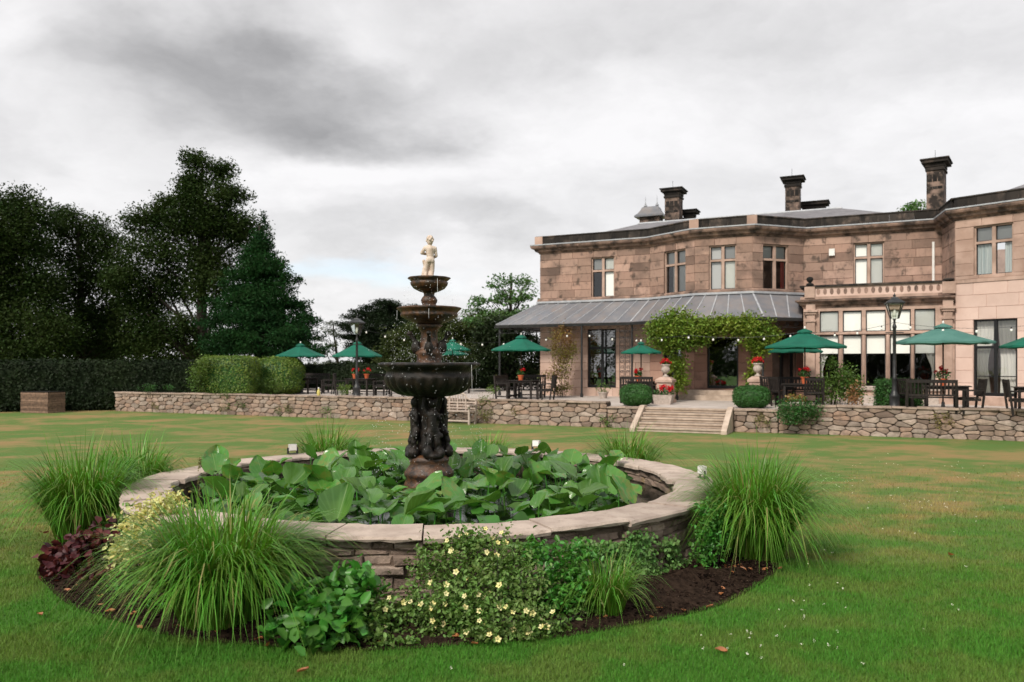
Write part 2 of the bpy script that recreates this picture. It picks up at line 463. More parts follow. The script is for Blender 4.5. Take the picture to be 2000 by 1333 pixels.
pm('bark', (.018, .014, .011), (.04, .031, .025), scale=9, rough=.95, bump=.4, bscale=18, stretch=(1, 1, .3))
def leafm(name, c1, c2, isl=.35, hue=.03, transl=.25, rough=.5, scale=.6, spec=.35):
    pm(name, c1, c2, scale=scale, rough=rough, isl=isl, hue=hue, transl=transl, spec=spec)
leafm('leaf_dark', (.015, .032, .006), (.032, .052, .012), transl=.2, rough=.65, spec=.12)
leafm('leaf_conifer', (.008, .036, .008), (.012, .046, .009), transl=.12, rough=.65, spec=.12)
leafm('leaf_olive', (.036, .055, .014), (.06, .078, .022), spec=.2)
leafm('leaf_cedar', (.010, .020, .008), (.018, .032, .012), transl=.12, spec=.12)
leafm('leaf_pine', (.055, .075, .035), (.08, .10, .045), transl=.12)
leafm('leaf_light', (.06, .14, .035), (.10, .18, .055))
leafm('leaf_hedge', (.007, .015, .004), (.014, .025, .007), transl=.15, rough=.6, spec=.15)
leafm('leaf_topiary', (.14, .20, .025), (.085, .15, .02), transl=.2, scale=1.2)
leafm('leaf_box', (.022, .085, .012), (.035, .11, .02), transl=.15, scale=2)
leafm('leaf_wisteria', (.20, .26, .03), (.11, .18, .02), isl=.4, hue=.05)
leafm('leaf_climber', (.14, .14, .03), (.26, .13, .045), isl=.4, hue=.08)
leafm('leaf_shrub', (.065, .13, .022), (.11, .17, .03), isl=.4)
leafm('leaf_bronze', (.26, .13, .06), (.34, .19, .09), isl=.3)
leafm('leaf_broad', (.045, .17, .022), (.08, .23, .035), isl=.3, rough=.38, scale=4)
leafm('leaf_potentilla', (.095, .19, .035), (.15, .23, .06), isl=.35, scale=4)
leafm('leaf_ivy', (.085, .20, .042), (.15, .27, .075), isl=.35, scale=5)
leafm('leaf_heuchera', (.055, .011, .017), (.10, .022, .025), isl=.4, scale=8)
leafm('leaf_variegated', (.62, .54, .20), (.52, .55, .28), isl=.3, scale=9)
leafm('petal_yellow', (.85, .74, .28), (.88, .80, .45), isl=.15, scale=20, hue=.01)
leafm('petal_white', (.85, .82, .74), (.8, .8, .7), isl=.1, hue=.0)
leafm('weed', (.12, .17, .045), (.20, .16, .06), isl=.4, hue=.06)
leafm('dry_leaf', (.36, .13, .045), (.25, .10, .05), isl=.4, hue=.04, transl=.1, scale=9)
pm('blade_grass', (.075, .20, .015), (.13, .27, .03), scale=2.5, rough=.42, isl=.42, hue=.05, transl=.25, spec=.35,
   extra=lambda g, geo, info, col: g.mix(g.m('MULTIPLY', g.m('GREATER_THAN', g.m('FRACT', g.m('MULTIPLY', geo.outputs['Random Per Island'], 17.3)), .94), .7), col, (.36, .29, .12)))
leafm('low_lily', (.040, .125, .018), (.065, .17, .028), isl=.3, hue=.03, rough=.36, transl=.3, scale=3, spec=.4)
def lily_colour(g, geo, info, col):
    tc = g.n('ShaderNodeTexCoord').outputs['Object']; sp = g.n('ShaderNodeSeparateXYZ', {0: tc})
    ang = g.m('ARCTAN2', sp.outputs[0], g.m('ADD', sp.outputs[1], .22))
    v = g.m('POWER', g.m('ABSOLUTE', g.m('SINE', g.m('MULTIPLY', ang, 13.0))), 9.0)
    mid = g.ramp(g.m('ABSOLUTE', sp.outputs[0]), .022, .004)
    col = g.mix(g.m('MULTIPLY', v, .30), col, (.12, .26, .07))
    col = g.mix(g.m('MULTIPLY', mid, .6), col, (.20, .32, .10))
    n1 = g.noise(geo.outputs['Position'], 14.0, 4, .6)
    old = g.ramp(g.m('ADD', g.m('MULTIPLY', n1, .8), g.m('MULTIPLY', info, .35)), .68, .82)
    return g.mix(g.m('MULTIPLY', old, .55), col, (.22, .20, .045))
pm('lily_leaf', (.055, .170, .024), (.10, .235, .040), scale=3, rough=.24, objr=.30, hue=.03, transl=.28, spec=.6, bump=.35, bscale=7, extra=lily_colour)
for nm in ('lily_leaf',):
    pass

def lawn_colour(g, geo, info, col):
    P = geo.outputs['Position']
    sep = g.n('ShaderNodeSeparateXYZ', {0: P})
    big = g.noise(g.n('ShaderNodeVectorMath', {0: P, 1: (.8, 1.0, 0)}, operation='MULTIPLY').outputs[0], .42, 6, .62, .5)
    mid = g.noise(g.n('ShaderNodeVectorMath', {0: P, 1: (.8, 1, 0)}, operation='MULTIPLY').outputs[0], 1.5, 6, .62)
    fine = g.noise(P, 9.0, 4, .6)
    # dry turf lies mostly between pond and terrace wall and to the right
    far = g.ramp(sep.outputs[1], 6.5, 13.0)
    dry = g.m('ADD', g.m('MULTIPLY', big, .62), g.m('MULTIPLY', mid, .38))
    d1 = g.m('MULTIPLY', g.ramp(dry, .43, .56), far)
    d2 = g.m('MULTIPLY', g.ramp(dry, .485, .615), g.m('MULTIPLY', far, .85))
    base = g.mix(fine, (.042, .130, .018), (.085, .185, .036))
    base = g.mix(g.m('MULTIPLY', far, .60), base, (.12, .175, .055))
    base = g.mix(g.m('MULTIPLY', g.ramp(mid, .42, .62), .6), base, (.12, .15, .04))
    base = g.mix(g.m('MULTIPLY', d1, .7), base, (.21, .19, .075))
    return g.mix(d2, base, (.28, .185, .085))
pm('lawn', (.05, .15, .03), rough=.95, bump=.7, bscale=70, extra=lawn_colour, spec=.1)
pm('lawn_blade', (.05, .15, .03), rough=.7, extra=lambda g, geo, info, col: g.n('ShaderNodeHueSaturation', {
    'Hue': g.m('ADD', .49, g.m('MULTIPLY', geo.outputs['Random Per Island'], .025)), 'Saturation': 1.08,
    'Value': g.m('ADD', .85, g.m('MULTIPLY', geo.outputs['Random Per Island'], .9)), 'Color': lawn_colour(g, geo, info, col)}).outputs[0], transl=.25, spec=.2)

# ------------------------------------------------------------------ the setting
TZ = .67                                           # terrace level
PC = Vector((-1.05, 9.98)); RI, RO, CZ, WZ = 3.0, 3.48, .60, .36
FOUNT = Vector((-1.04, 10.0))
WA, WB = Vector((-17.2, 34.6)), Vector((13.4, 20.9))           # terrace retaining wall, left end and where it leaves the picture
WU = (WB - WA).normalized(); WN = Vector((WU.y, -WU.x))

np_obj('lawn', [(-500, -60, 0), (500, -60, 0), (500, 900, 0), (-500, 900, 0)], [(0, 1, 2, 3)], 'lawn')['kind'] = 'structure'

def bed_r(a):
    return 4.08 + .32 * np.maximum(0, -np.sin(a)) ** 2 + .1 * np.maximum(0, np.cos(a)) + .025 * np.sin(7 * a + 1) + .015 * np.sin(19 * a)

def ring_sheet():
    rg = nrand(3); V, Fc = [], []
    nr, na = 10, 160
    for i in range(nr + 1):
        for k in range(na):
            a = 2 * math.pi * k / na
            ro = bed_r(a)
            r = 3.2 + (ro - 3.2) * i / nr
            z = .012 + (0.045 + .03 * rg.normal()) * math.sin(math.pi * min(1, (nr - i) / nr + .0)) * (1 if i < nr else 0)
            V.append((PC.x + r * math.cos(a), PC.y + r * math.sin(a), max(.006, z)))
    for i in range(nr):
        for k in range(na):
            k2 = (k + 1) % na
            Fc.append((i * na + k, (i + 1) * na + k, (i + 1) * na + k2, i * na + k2))
    o = np_obj('soil_bed', V, Fc, 'soil', smooth=True); o['kind'] = 'structure'
ring_sheet()

def disc(name, c, r, z, mat, n=64):
    V = [(c.x + r * math.cos(2 * math.pi * k / n), c.y + r * math.sin(2 * math.pi * k / n), z) for k in range(n)]
    o = np_obj(name, V, [tuple(range(n))], mat); o['kind'] = 'structure'
    return o
disc('pond_water', PC, RI + .06, WZ, 'pond_water')

def on_wall(x):
    """distance along the terrace wall line at photo column x"""
    k = (x - 1000) / F
    # WA + WU s = (kY, Y)
    s = (k * WA.y - WA.x) / (WU.x - k * WU.y)
    return s
S_STEP0, S_STEP1 = on_wall(1252), on_wall(1432)
S_END = on_wall(2000) + 7.0

def terrace():
    mb = MB()
    a = WA - WN * .2; b = WA + WU * S_END - WN * .2
    back = Vector((.409, .913))
    poly = [a, b, b + back * 14, a + back * 40]
    mb.add([(p.x, p.y, TZ) for p in poly] + [(p.x, p.y, -.1) for p in poly],
           [(0, 1, 2, 3), (0, 4, 5, 1), (1, 5, 6, 2), (2, 6, 7, 3), (3, 7, 4, 0)])
    mb.build('terrace', 'paving')['kind'] = 'structure'
terrace()

# lawn blades close to the camera
def grass_blades():
    rg = nrand(11); Rt = []
    for (y0, y1, n) in ((4.55, 6.0, 100000), (6.0, 8.0, 95000), (8.0, 11.0, 75000), (11.0, 16.0, 70000)):
        Y = rg.uniform(y0, y1, n); X = rg.uniform(-.68, .68, n) * Y
        Rt.append(np.stack([X, Y], 1))
    Rt = np.concatenate(Rt)
    d = np.hypot(Rt[:, 0] - PC.x, Rt[:, 1] - PC.y)
    a = np.arctan2(Rt[:, 1] - PC.y, Rt[:, 0] - PC.x)
    Rt = Rt[d > bed_r(a) - .03]
    Rt = Rt[rg.uniform(0, 1, len(Rt)) > (Rt[:, 1] - 8.5) / 7.5]
    N = len(Rt); dist = Rt[:, 1]
    az = rg.uniform(0, 2 * math.pi, N); L = rg.uniform(.022, .05, N) * (1 + .02 * dist); w = rg.uniform(.0035, .006, N) * (.6 + .09 * dist)
    lean = rg.uniform(.1, .9, N)
    s = np.stack([-np.sin(az), np.cos(az), np.zeros(N)], 1) * w[:, None] / 2
    p = np.concatenate([Rt, np.zeros((N, 1))], 1)
    tip = p + np.stack([np.cos(az) * lean * L, np.sin(az) * lean * L, L * (1 - .35 * lean)], 1)
    V = np.stack([p - s, p + s, tip], 1).reshape(-1, 3)
    o = np_obj('lawn_grass', V, np.arange(3 * N).reshape(-1, 3), 'lawn_blade')
    tag(o, 'short mown green grass of the lawn in the foreground', 'grass', kind='stuff')
grass_blades()

# ------------------------------------------------------------------ rubble walls
def clip(poly, nx, ny, c):
    out = []
    for i in range(len(poly)):
        a, b = poly[i - 1], poly[i]
        da, db = a[0] * nx + a[1] * ny - c, b[0] * nx + b[1] * ny - c
        if (da <= 0) != (db <= 0):
            t = da / (da - db); out.append((a[0] + (b[0] - a[0]) * t, a[1] + (b[1] - a[1]) * t))
        if db <= 0: out.append(b)
    return out

def rubble_cells(L, H, cw, ch, rnd, stretch=2.0):
    rows = max(2, round(H / ch)); pts = []
    for r in range(rows):
        x = rnd.uniform(-.5, .3) * cw
        while x < L + cw:
            f = rnd.choice((.6, .8, 1, 1.15, 1.5))
            x += cw * f * .5
            pts.append((x, (r + .5 + rnd.uniform(-.33, .33)) * H / rows * stretch))
            x += cw * f * .5
    cells = []
    for i, p in enumerate(pts):
        poly = [(0, 0), (L, 0), (L, H * stretch), (0, H * stretch)]
        for q in pts:
            if q is p or abs(q[0] - p[0]) > 4 * cw: continue
            nx, ny = q[0] - p[0], q[1] - p[1]
            poly = clip(poly, nx, ny, (nx * (p[0] + q[0]) + ny * (p[1] + q[1])) / 2)
            if not poly: break
        if poly and len(poly) >= 3:
            poly = [(a, b / stretch) for a, b in poly]
            area = abs(sum(poly[k - 1][0] * poly[k][1] - poly[k][0] * poly[k - 1][1] for k in range(len(poly)))) / 2
            if area > .004: cells.append(poly)
    return cells

def stone_from_poly(poly, frame, rnd, gap=.006, depth=.05, mat='rubble', parent=None, name='stone'):
    cx = sum(p[0] for p in poly) / len(poly); cy = sum(p[1] for p in poly) / len(poly)
    # round the corners once, then shrink
    rp = []
    for i in range(len(poly)):
        a, b = poly[i - 1], poly[i]
        if math.hypot(a[0] - b[0], a[1] - b[1]) < .02: continue
        rp.append((a[0] * .82 + b[0] * .18, a[1] * .82 + b[1] * .18)); rp.append((a[0] * .18 + b[0] * .82, a[1] * .18 + b[1] * .82))
    if len(rp) < 4: return
    def shrink(g):
        o = []
        for (x, y) in rp:
            dx, dy = x - cx, y - cy; d = math.hypot(dx, dy) + 1e-6
            k = max(.2, 1 - g / d); o.append((cx + dx * k, cy + dy * k))
        return o
    d = depth + rnd.uniform(-.018, .028)
    tx, ty = rnd.uniform(-.12, .12), rnd.uniform(-.1, .1)
    rings = [(shrink(gap), -.03), (shrink(gap + .002), d * .55), (shrink(gap + .018), d)]
    mb = MB(); n = len(rp); vs = []
    for ri, (pl, dd) in enumerate(rings):
        for (x, y) in pl:
            vs.append(frame(x, y, dd + ((x - cx) * tx + (y - cy) * ty + rnd.uniform(-.005, .005) if ri else 0)))
    vs.append(frame(cx + rnd.uniform(-.03, .03), cy, d + rnd.uniform(.0, .014)))
    fs = []
    for r in range(2):
        for k in range(n):
            k2 = (k + 1) % n
            fs.append((r * n + k, r * n + k2, (r + 1) * n + k2, (r + 1) * n + k))
    for k in range(n):
        fs.append((2 * n + k, 2 * n + (k + 1) % n, 3 * n))
    mb.add(vs, fs)
    return mb.build(name, mat, parent, world=True)

def rubble_wall(root, s0, s1, z1, cw, ch, seed, z0=-.02):
    rnd = R(seed); L = s1 - s0
    def frame(s, z, d):
        p = WA + WU * (s0 + s) + WN * d
        return (p.x, p.y, z0 + z)
    for poly in rubble_cells(L, z1 - z0 - .03, cw, ch, rnd):
        stone_from_poly(poly, frame, rnd, parent=root)
    c = WA + WU * (s0 + L / 2) - WN * .2
    MB().obox((c.x, c.y, (z1 + z0) / 2 - .02), (WU.x * L / 2, WU.y * L / 2, 0), (WN.x * .2, WN.y * .2, 0), (0, 0, (z1 - z0) / 2 - .02)).build('core', 'rubble_core', root, world=True)
    s = s0
    while s < s1 - .05:
        l = min(rnd.uniform(.55, 1.1), s1 - s)
        if s1 - s - l < .3: l = s1 - s
        p = WA + WU * (s + l / 2) - WN * .13; zz = z1 - .012 + rnd.uniform(-.012, .012); th = rnd.uniform(.022, .032)
        tl = rnd.uniform(-.012, .012)
        MB().obox((p.x, p.y, zz), (WU.x * (l / 2 - .006), WU.y * (l / 2 - .006), tl), (WN.x * (.235 + rnd.uniform(-.012, .02)), WN.y * .235, 0), (0, 0, th)).build('capstone', 'cap_stone', root, world=True)
        s += l
S_LOW0, S_LOW1 = on_wall(1186), on_wall(1520)
wl = thing('terrace_wall', 'long dry stone retaining wall left of the garden steps', 'stone wall', (WA.x, WA.y, 0))
rubble_wall(wl, 0, S_LOW0, .815, .38, .165, 21)
rubble_wall(wl, S_LOW0 + .01, S_STEP0 - .02, .66, .36, .16, 22)
pr = WA + WU * S_STEP1
wr = thing('terrace_wall', 'dry stone retaining wall right of the garden steps', 'stone wall', (pr.x, pr.y, 0))
rubble_wall(wr, S_STEP1 + .02, S_LOW1, .66, .36, .15, 23)
rubble_wall(wr, S_LOW1 + .01, S_END, .83, .36, .145, 24)

def garden_steps():
    p = WA + WU * (S_STEP0 + S_STEP1) / 2
    root = thing('garden_steps', 'broad stone steps from the lawn up to the terrace', 'steps', (p.x, p.y, 0))
    w = (S_STEP1 - S_STEP0) / 2
    n = 5; rise = TZ / n
    for i in range(n):
        z1 = TZ - i * rise; d = .10 + i * .26
        q = p + WN * (d - .19)
        MB().obox((q.x, q.y, z1 - rise / 2 + (.004 if i == 0 else 0)), (WU.x * (w - .16), WU.y * (w - .16), 0), (WN.x * .19, WN.y * .19, 0), (0, 0, rise / 2 - .006)).build('tread_block', 'step_stone', root, world=True)
        q = p + WN * (d + .012)
        MB().obox((q.x, q.y, z1 - .028), (WU.x * (w - .165), WU.y * (w - .165), 0), (WN.x * .025, WN.y * .025, 0), (0, 0, .022)).build('nosing', 'step_stone', root, world=True)
    for sg in (-1, 1):
        c = p + WU * sg * (w - .07)
        vs = []
        for e in (-.08, .08):
            for (d, z) in ((-.15, -.02), (1.28, -.02), (1.28, .10), (.12, TZ + .06), (-.15, TZ + .06)):
                q = c + WU * e + WN * d; vs.append((q.x, q.y, z))
        MB().add(vs, [(0, 1, 2, 3, 4), (9, 8, 7, 6, 5)] + [(i, (i + 1) % 5, (i + 1) % 5 + 5, i + 5) for i in range(5)]).build('side_kerb', 'step_stone', root, world=True)
garden_steps()

# ------------------------------------------------------------------ pond wall
def pond_wall():
    root = thing('pond_wall', 'round raised pond wall of thin stone courses with flat coping', 'pond wall', (PC.x, PC.y, 0))
    rnd = R(5)
    def pol(a, r, z):
        return (PC.x + r * math.cos(a), PC.y + r * math.sin(a), z)
    mb = MB(); n = 96; vs, fs = [], []
    for k in range(n):
        a = 2 * math.pi * k / n
        vs += [pol(a, 3.05, 0), pol(a, 3.385, 0), pol(a, 3.385, CZ - .045), pol(a, 3.05, CZ - .045)]
    for k in range(n):
        b, c = 4 * k, 4 * ((k + 1) % n)
        fs += [(b + i, b + (i + 1) % 4, c + (i + 1) % 4, c + i) for i in range(4)]
    mb.add(vs, fs).build('core', 'pond_mortar', root, world=True)
    def block(a0, a1, z0, z1, r0, r1, out):
        e_out = out
        ga = .006 / 3.4; z0 += .003; z1 -= .004; wv = (lambda a, z: (.016 * math.sin(7 * a + 31 * z) + .009 * math.sin(19 * a + 60 * z)) * min(1, z / .08, max(0, .53 - z) / .06)) if e_out > 0 else (lambda a, z: 0)
        ch = .009; am = (a0 + a1) / 2; vs = []
        j = lambda s: rnd.uniform(-s, s)
        e = out
        ring = []
        for (a, z) in ((a0 + ga, z0), (am, z0), (a1 - ga, z0), (a1 - ga, z1), (am, z1), (a0 + ga, z1)):
            ring.append((a + j(.003), z + wv(a, z) + j(.005)))
        zc = (z0 + z1) / 2
        for (a, z) in ring: vs.append(pol(a, r0, z))
        for (a, z) in ring: vs.append(pol(a, r1 - e * ch * 1.5 + j(.012), z))
        for (a, z) in ring: vs.append(pol(am + (a - am) * .9, r1 + j(.014), zc + (z - zc) * .68))
        fs = []
        for r in range(2):
            for k in range(6):
                k2 = (k + 1) % 6; fs.append((r * 6 + k, r * 6 + k2, r * 6 + k2 + 6, r * 6 + k + 6))
        fs += [(12, 13, 16, 17), (13, 14, 15, 16)]
        MB().add(vs, fs).build('stone', 'pond_stone', root, world=True)
    hs = [.085, .06, .08, .055, .07, .06, .075, .05]; z = .0
    for h in hs:
        a = math.radians(196) + rnd.uniform(0, .08)
        while a < math.radians(372):
            l = rnd.uniform(.17, .52) / 3.4
            block(a, a + l, z, z + h, 3.35, 3.42 + rnd.uniform(-.035, .03), 1)
            a += l
        z += h
    for zi, h in enumerate((.09, .08)):
        zz = WZ + .0 + zi * .09
        for (d0, d1) in ((-35, 50), (128, 215)):
            a = math.radians(d0) + rnd.uniform(0, .05)
            while a < math.radians(d1):
                l = rnd.uniform(.25, .5) / 3
                block(a, a + l, zz, zz + h, 3.10, 3.035 + rnd.uniform(-.03, .02), -1); a += l
    # coping slabs
    a = .1; ri = None
    while a < 2 * math.pi + .1 - .05:
        l = rnd.uniform(.62, 1.05) / 3.3
        if 2 * math.pi + .1 - (a + l) < .14: l = 2 * math.pi + .1 - a
        r_in = RI + rnd.uniform(-.06, .05); r_out = RO + rnd.uniform(-.03, .04); zt = CZ + rnd.uniform(-.008, .010); th = rnd.uniform(.042, .06)
        m = 7; vs, fs = [], []
        for i in range(m + 1):
            aa = a + .0022 + (l - .0044) * i / m
            jo = rnd.uniform(-.012, .012); ji = rnd.uniform(-.02, .02); jz = rnd.uniform(-.004, .004)
            vs += [pol(aa, r_in + ji, zt - th), pol(aa, r_out + jo - .012, zt - th + rnd.uniform(-.006, .01)), pol(aa, r_out + jo, zt - .022 + rnd.uniform(-.01, .004)),
                   pol(aa, r_out + jo - .016, zt + jz), pol(aa, (r_in + r_out) / 2, zt + jz + .002), pol(aa, r_in + ji + .012, zt + jz), pol(aa, r_in + ji, zt - .016)]
        for i in range(m):
            for k in range(7):
                k2 = (k + 1) % 7; fs.append((i * 7 + k, i * 7 + k2, i * 7 + 7 + k2, i * 7 + 7 + k))
        fs += [tuple(range(7)), tuple(m * 7 + k for k in range(7))[::-1]]
        MB().add(vs, fs).build('coping_slab', 'coping', root, world=True)
        a += l
pond_wall()

# ------------------------------------------------------------------ fountain
def fountain():
    root = thing('fountain', 'three tiered dark cast fountain topped by a pale cherub', 'fountain', (FOUNT.x, FOUNT.y, 0))
    gad = lambda n, amp: (lambda t, r, z: 1 + amp * abs(math.sin(n * t / 2)))
    MB().lathe([(.34, .2), (.34, .40), (.32, .44), (.32, .50), (.305, .53), (.285, .58), (.31, .62), (.31, .66), (.28, .70), (.235, .76), (.25, .80), (.25, .84), (.2, .88)], n=40).build('plinth', 'brown_cast', root, True)
    MB().lathe([(.17, .86), (.15, 1.0), (.135, 1.2), (.145, 1.45), (.19, 1.60), (.24, 1.66)], n=28, wob=lambda t, r, z: 1 + .04 * math.sin(9 * t)).build('pedestal_column', 'black_cast', root, True)
    # four standing children round the pedestal
    fig = remeshed([('s', (0, 0, .64), (.062, .065, .07)), ('c', (0, 0, .57), (0, 0, .52), .035, .045), ('c', (0, 0, .50), (0, .0, .34), .075, .07), ('s', (0, -.01, .31), (.085, .075, .07)),
                    ('c', (-.04, .0, .30), (-.05, .03, .17), .052, .040), ('c', (-.05, .03, .17), (-.045, -.01, .03), .038, .028), ('c', (.04, 0, .30), (.06, .05, .18), .052, .040), ('c', (.06, .05, .18), (.05, .01, .03), .038, .028),
                    ('c', (-.075, 0, .49), (-.13, .03, .42), .032, .027), ('c', (-.13, .03, .42), (-.09, .09, .50), .026, .022), ('c', (.075, 0, .49), (.12, .0, .60), .032, .027), ('c', (.12, 0, .60), (.10, -.02, .72), .027, .022),
                    ('c', (-.1, .02, .25), (.1, .03, .28), .035, .03), ('s', (-.09, .04, .05), (.06, .08, .07)), ('s', (.08, .05, .06), (.07, .07, .08)), ('s', (0, .04, .02), (.13, .1, .05)),
                    ('s', (-.045, 0, .68), (.03, .03, .03)), ('s', (.045, 0, .68), (.03, .03, .03)), ('s', (0, -.03, .70), (.035, .03, .03))], .012, 3)
    for k in range(4):
        a = math.radians(20 + 90 * k)
        o = link_mesh('child_figure', fig, 'black_cast', root, True)
        o.location = (.175 * math.cos(a), .175 * math.sin(a), .86); o.rotation_euler = (0, 0, a - math.pi / 2); o.scale = (.98, .98, 1.05)
    MB().lathe([(.10, 1.60), (.28, 1.61), (.38, 1.635), (.46, 1.68), (.515, 1.75), (.545, 1.83), (.555, 1.86), (.535, 1.885), (.535, 1.925), (.56, 1.945), (.605, 1.97), (.632, 1.995), (.63, 2.02), (.59, 2.028), (.54, 2.0), (.40, 1.90), (.1, 1.86)], n=120,
               wob=lambda t, r, z: 1 + (.055 * abs(math.sin(12 * t)) - .02 if 1.63 < z < 1.85 else (.022 * math.cos(16 * t) if z > 1.96 and r > .5 else 0))).build('lower_basin', 'black_cast', root, True)
    disc2 = MB().lathe([(.50, 1.955), (.50, 1.957)], n=40); o = disc2.build('basin_water', 'pond_water', root)
    MB().lathe([(.20, 1.86), (.20, 1.96), (.165, 2.0), (.15, 2.06), (.155, 2.12), (.17, 2.15), (.15, 2.18), (.115, 2.22), (.105, 2.32), (.10, 2.40), (.13, 2.46), (.17, 2.50)], n=28, wob=lambda t, r, z: 1 + .03 * math.sin(8 * t)).build('middle_stem', 'brown_cast', root, True)
    bird = remeshed([('s', (0, .10, .10), (.05, .065, .09)), ('c', (0, .12, .17), (0, .17, .25), .03, .024), ('s', (0, .18, .27), (.032, .045, .034)), ('c', (0, .06, .04), (0, .02, -.04), .045, .03), ('c', (.03, .08, .1), (.055, .02, .05), .03, .018), ('c', (-.03, .08, .1), (-.055, .02, .05), .03, .018)], .010, 2)
    for k in range(4):
        a = math.radians(5 + 90 * k)
        o = link_mesh('scroll_figure', bird, 'black_cast', root, True)
        o.location = (.06 * math.cos(a), .06 * math.sin(a), 2.12); o.rotation_euler = (0, 0, a - math.pi / 2)
    MB().lathe([(.08, 2.50), (.13, 2.505), (.20, 2.53), (.29, 2.57), (.345, 2.605), (.36, 2.63), (.35, 2.645), (.365, 2.67), (.395, 2.695), (.405, 2.71), (.39, 2.72), (.35, 2.70), (.28, 2.66), (.08, 2.63)], n=60,
               wob=lambda t, r, z: 1 + (.022 * abs(math.sin(8 * t)) if z < 2.62 else .012 * math.cos(12 * t))).build('middle_basin', 'brown_cast', root, True)
    MB().lathe([(.115, 2.62), (.115, 2.72), (.095, 2.745), (.085, 2.76), (.10, 2.785), (.105, 2.81), (.09, 2.84), (.065, 2.87), (.07, 2.90), (.10, 2.925), (.12, 2.94)], n=24).build('baluster', 'brown_cast', root, True)
    MB().lathe([(.06, 2.90), (.12, 2.92), (.19, 2.955), (.225, 3.0), (.235, 3.03), (.22, 3.045), (.245, 3.065), (.268, 3.085), (.26, 3.095), (.22, 3.085), (.05, 3.06)], n=48,
               wob=lambda t, r, z: 1 + (.03 * abs(math.sin(7 * t)) if z < 3.03 else .018 * math.cos(10 * t))).build('top_bowl', 'brown_cast', root, True)
    ch = remeshed([('s', (0, .0, .455), (.046, .05, .052)), ('c', (0, 0, .41), (0, 0, .385), .024, .03),
                   ('c', (-.035, 0, .365), (.04, 0, .36), .042, .042), ('c', (0, 0, .35), (.005, -.005, .26), .06, .052), ('s', (.002, -.012, .235), (.062, .058, .05)),
                   ('s', (-.022, -.035, .225), (.034, .03, .036)), ('s', (.026, -.035, .225), (.034, .03, .036)),
                   ('c', (.03, -.01, .21), (.036, .0, .11), .040, .030), ('c', (.036, .0, .11), (.028, -.005, .02), .028, .019), ('s', (.03, .015, .012), (.02, .035, .014)),
                   ('c', (-.028, -.005, .21), (-.055, .03, .12), .042, .032), ('c', (-.055, .03, .12), (-.065, -.02, .04), .03, .02), ('s', (-.07, .0, .02), (.03, .04, .018)),
                   ('c', (-.07, 0, .372), (-.115, .02, .315), .026, .022), ('c', (-.115, .02, .315), (-.05, .075, .31), .021, .016), ('s', (-.04, .08, .315), (.02, .016, .018)),
                   ('c', (.075, 0, .37), (.092, .015, .285), .026, .022), ('c', (.092, .015, .285), (.04, .07, .26), .021, .016), ('s', (.03, .075, .26), (.02, .016, .018)),
                   ('c', (-.085, .04, .22), (-.06, .05, .17), .022, .03), ('c', (-.05, .03, .17), (.03, .03, .13), .032, .03), ('c', (-.06, .03, .12), (-.08, .03, .02), .045, .05), ('c', (.02, .04, .1), (.0, .04, .02), .04, .055),
                   ('s', (-.02, .01, .008), (.115, .095, .022)), ('s', (.04, -.015, .025), (.03, .028, .025))] +
                  [('s', (.046 * math.cos(a) * math.sin(b), .05 * math.sin(a) * math.sin(b) - .004, .46 + .052 * math.cos(b)), (.017, .017, .017)) for a, b in [(k * 2.4, .15 + .085 * k) for k in range(20)]], .006, 2)
    o = link_mesh('cherub_statue', ch, 'statue_stone', root, True); o.location = (.01, 0, 3.07); o.rotation_euler = (0, 0, math.radians(12)); o.scale = (.88, .92, 1.06)
    o['label'] = 'pale stone cherub seen from behind'
    # falling water: drops and thin threads
    rg = nrand(8); N = 900
    ringR = np.concatenate([np.full(520, .625), np.full(220, .40), np.full(160, .27)]); top = np.concatenate([np.full(520, 2.0), np.full(220, 2.68), np.full(160, 3.07)]); low = np.concatenate([np.full(520, .45), np.full(220, 2.0), np.full(160, 2.7)])
    a = rg.uniform(0, 2 * math.pi, N); t = rg.uniform(0, 1, N) ** 1.0
    C = np.stack([(ringR + .02 + .05 * t + rg.normal(0, .02, N)) * np.cos(a), (ringR + .02 + .05 * t + rg.normal(0, .02, N)) * np.sin(a), top - (top - low) * t], 1)
    sp = rg.normal(size=(360, 3)) * np.array([.30, .30, .13]) + np.array([0, 0, 2.12]); sp[:, 2] = np.maximum(sp[:, 2], 2.01)
    sp2 = rg.normal(size=(130, 3)) * np.array([.28, .28, .38]) + np.array([0, -.1, 1.2])
    C = np.concatenate([C, sp, sp2]); N = len(C)
    s = rg.uniform(.0014, .0036, N); st = rg.uniform(1.0, 3.0, N)
    o6 = np.array([(1, 0, 0), (-1, 0, 0), (0, 1, 0), (0, -1, 0), (0, 0, 1), (0, 0, -1)], dtype=float)
    V = C[:, None, :] + o6[None] * s[:, None, None] * np.stack([np.ones(N), np.ones(N), st], 1)[:, None, :]
    fo = np.array([(0, 2, 4), (2, 1, 4), (1, 3, 4), (3, 0, 4), (2, 0, 5), (1, 2, 5), (3, 1, 5), (0, 3, 5)])
    Fc = (np.arange(N) * 6)[:, None, None] + fo[None]
    d = np_obj('water_drops', V.reshape(-1, 3), Fc.reshape(-1, 3), 'water_drop', root, world=False); d['kind'] = 'stuff'
    mb = MB(); rnd = R(4)
    for (r, z0, z1, n) in ((.63, 2.0, 1.6, 4), (.40, 2.68, 2.4, 3), (.265, 3.06, 2.8, 2)):
        for k in range(n):
            a = rnd.uniform(0, 6.28); zz = z0; e = z0 - rnd.uniform(.25, 1) * (z0 - z1)
            mb.tube([((r + .03 * (z0 - z)) * math.cos(a), (r + .03 * (z0 - z)) * math.sin(a), z) for z in (z0, (z0 * 2 + e) / 3, (z0 + 2 * e) / 3, e)], [.0022, .0018, .0014, .0006], 5)
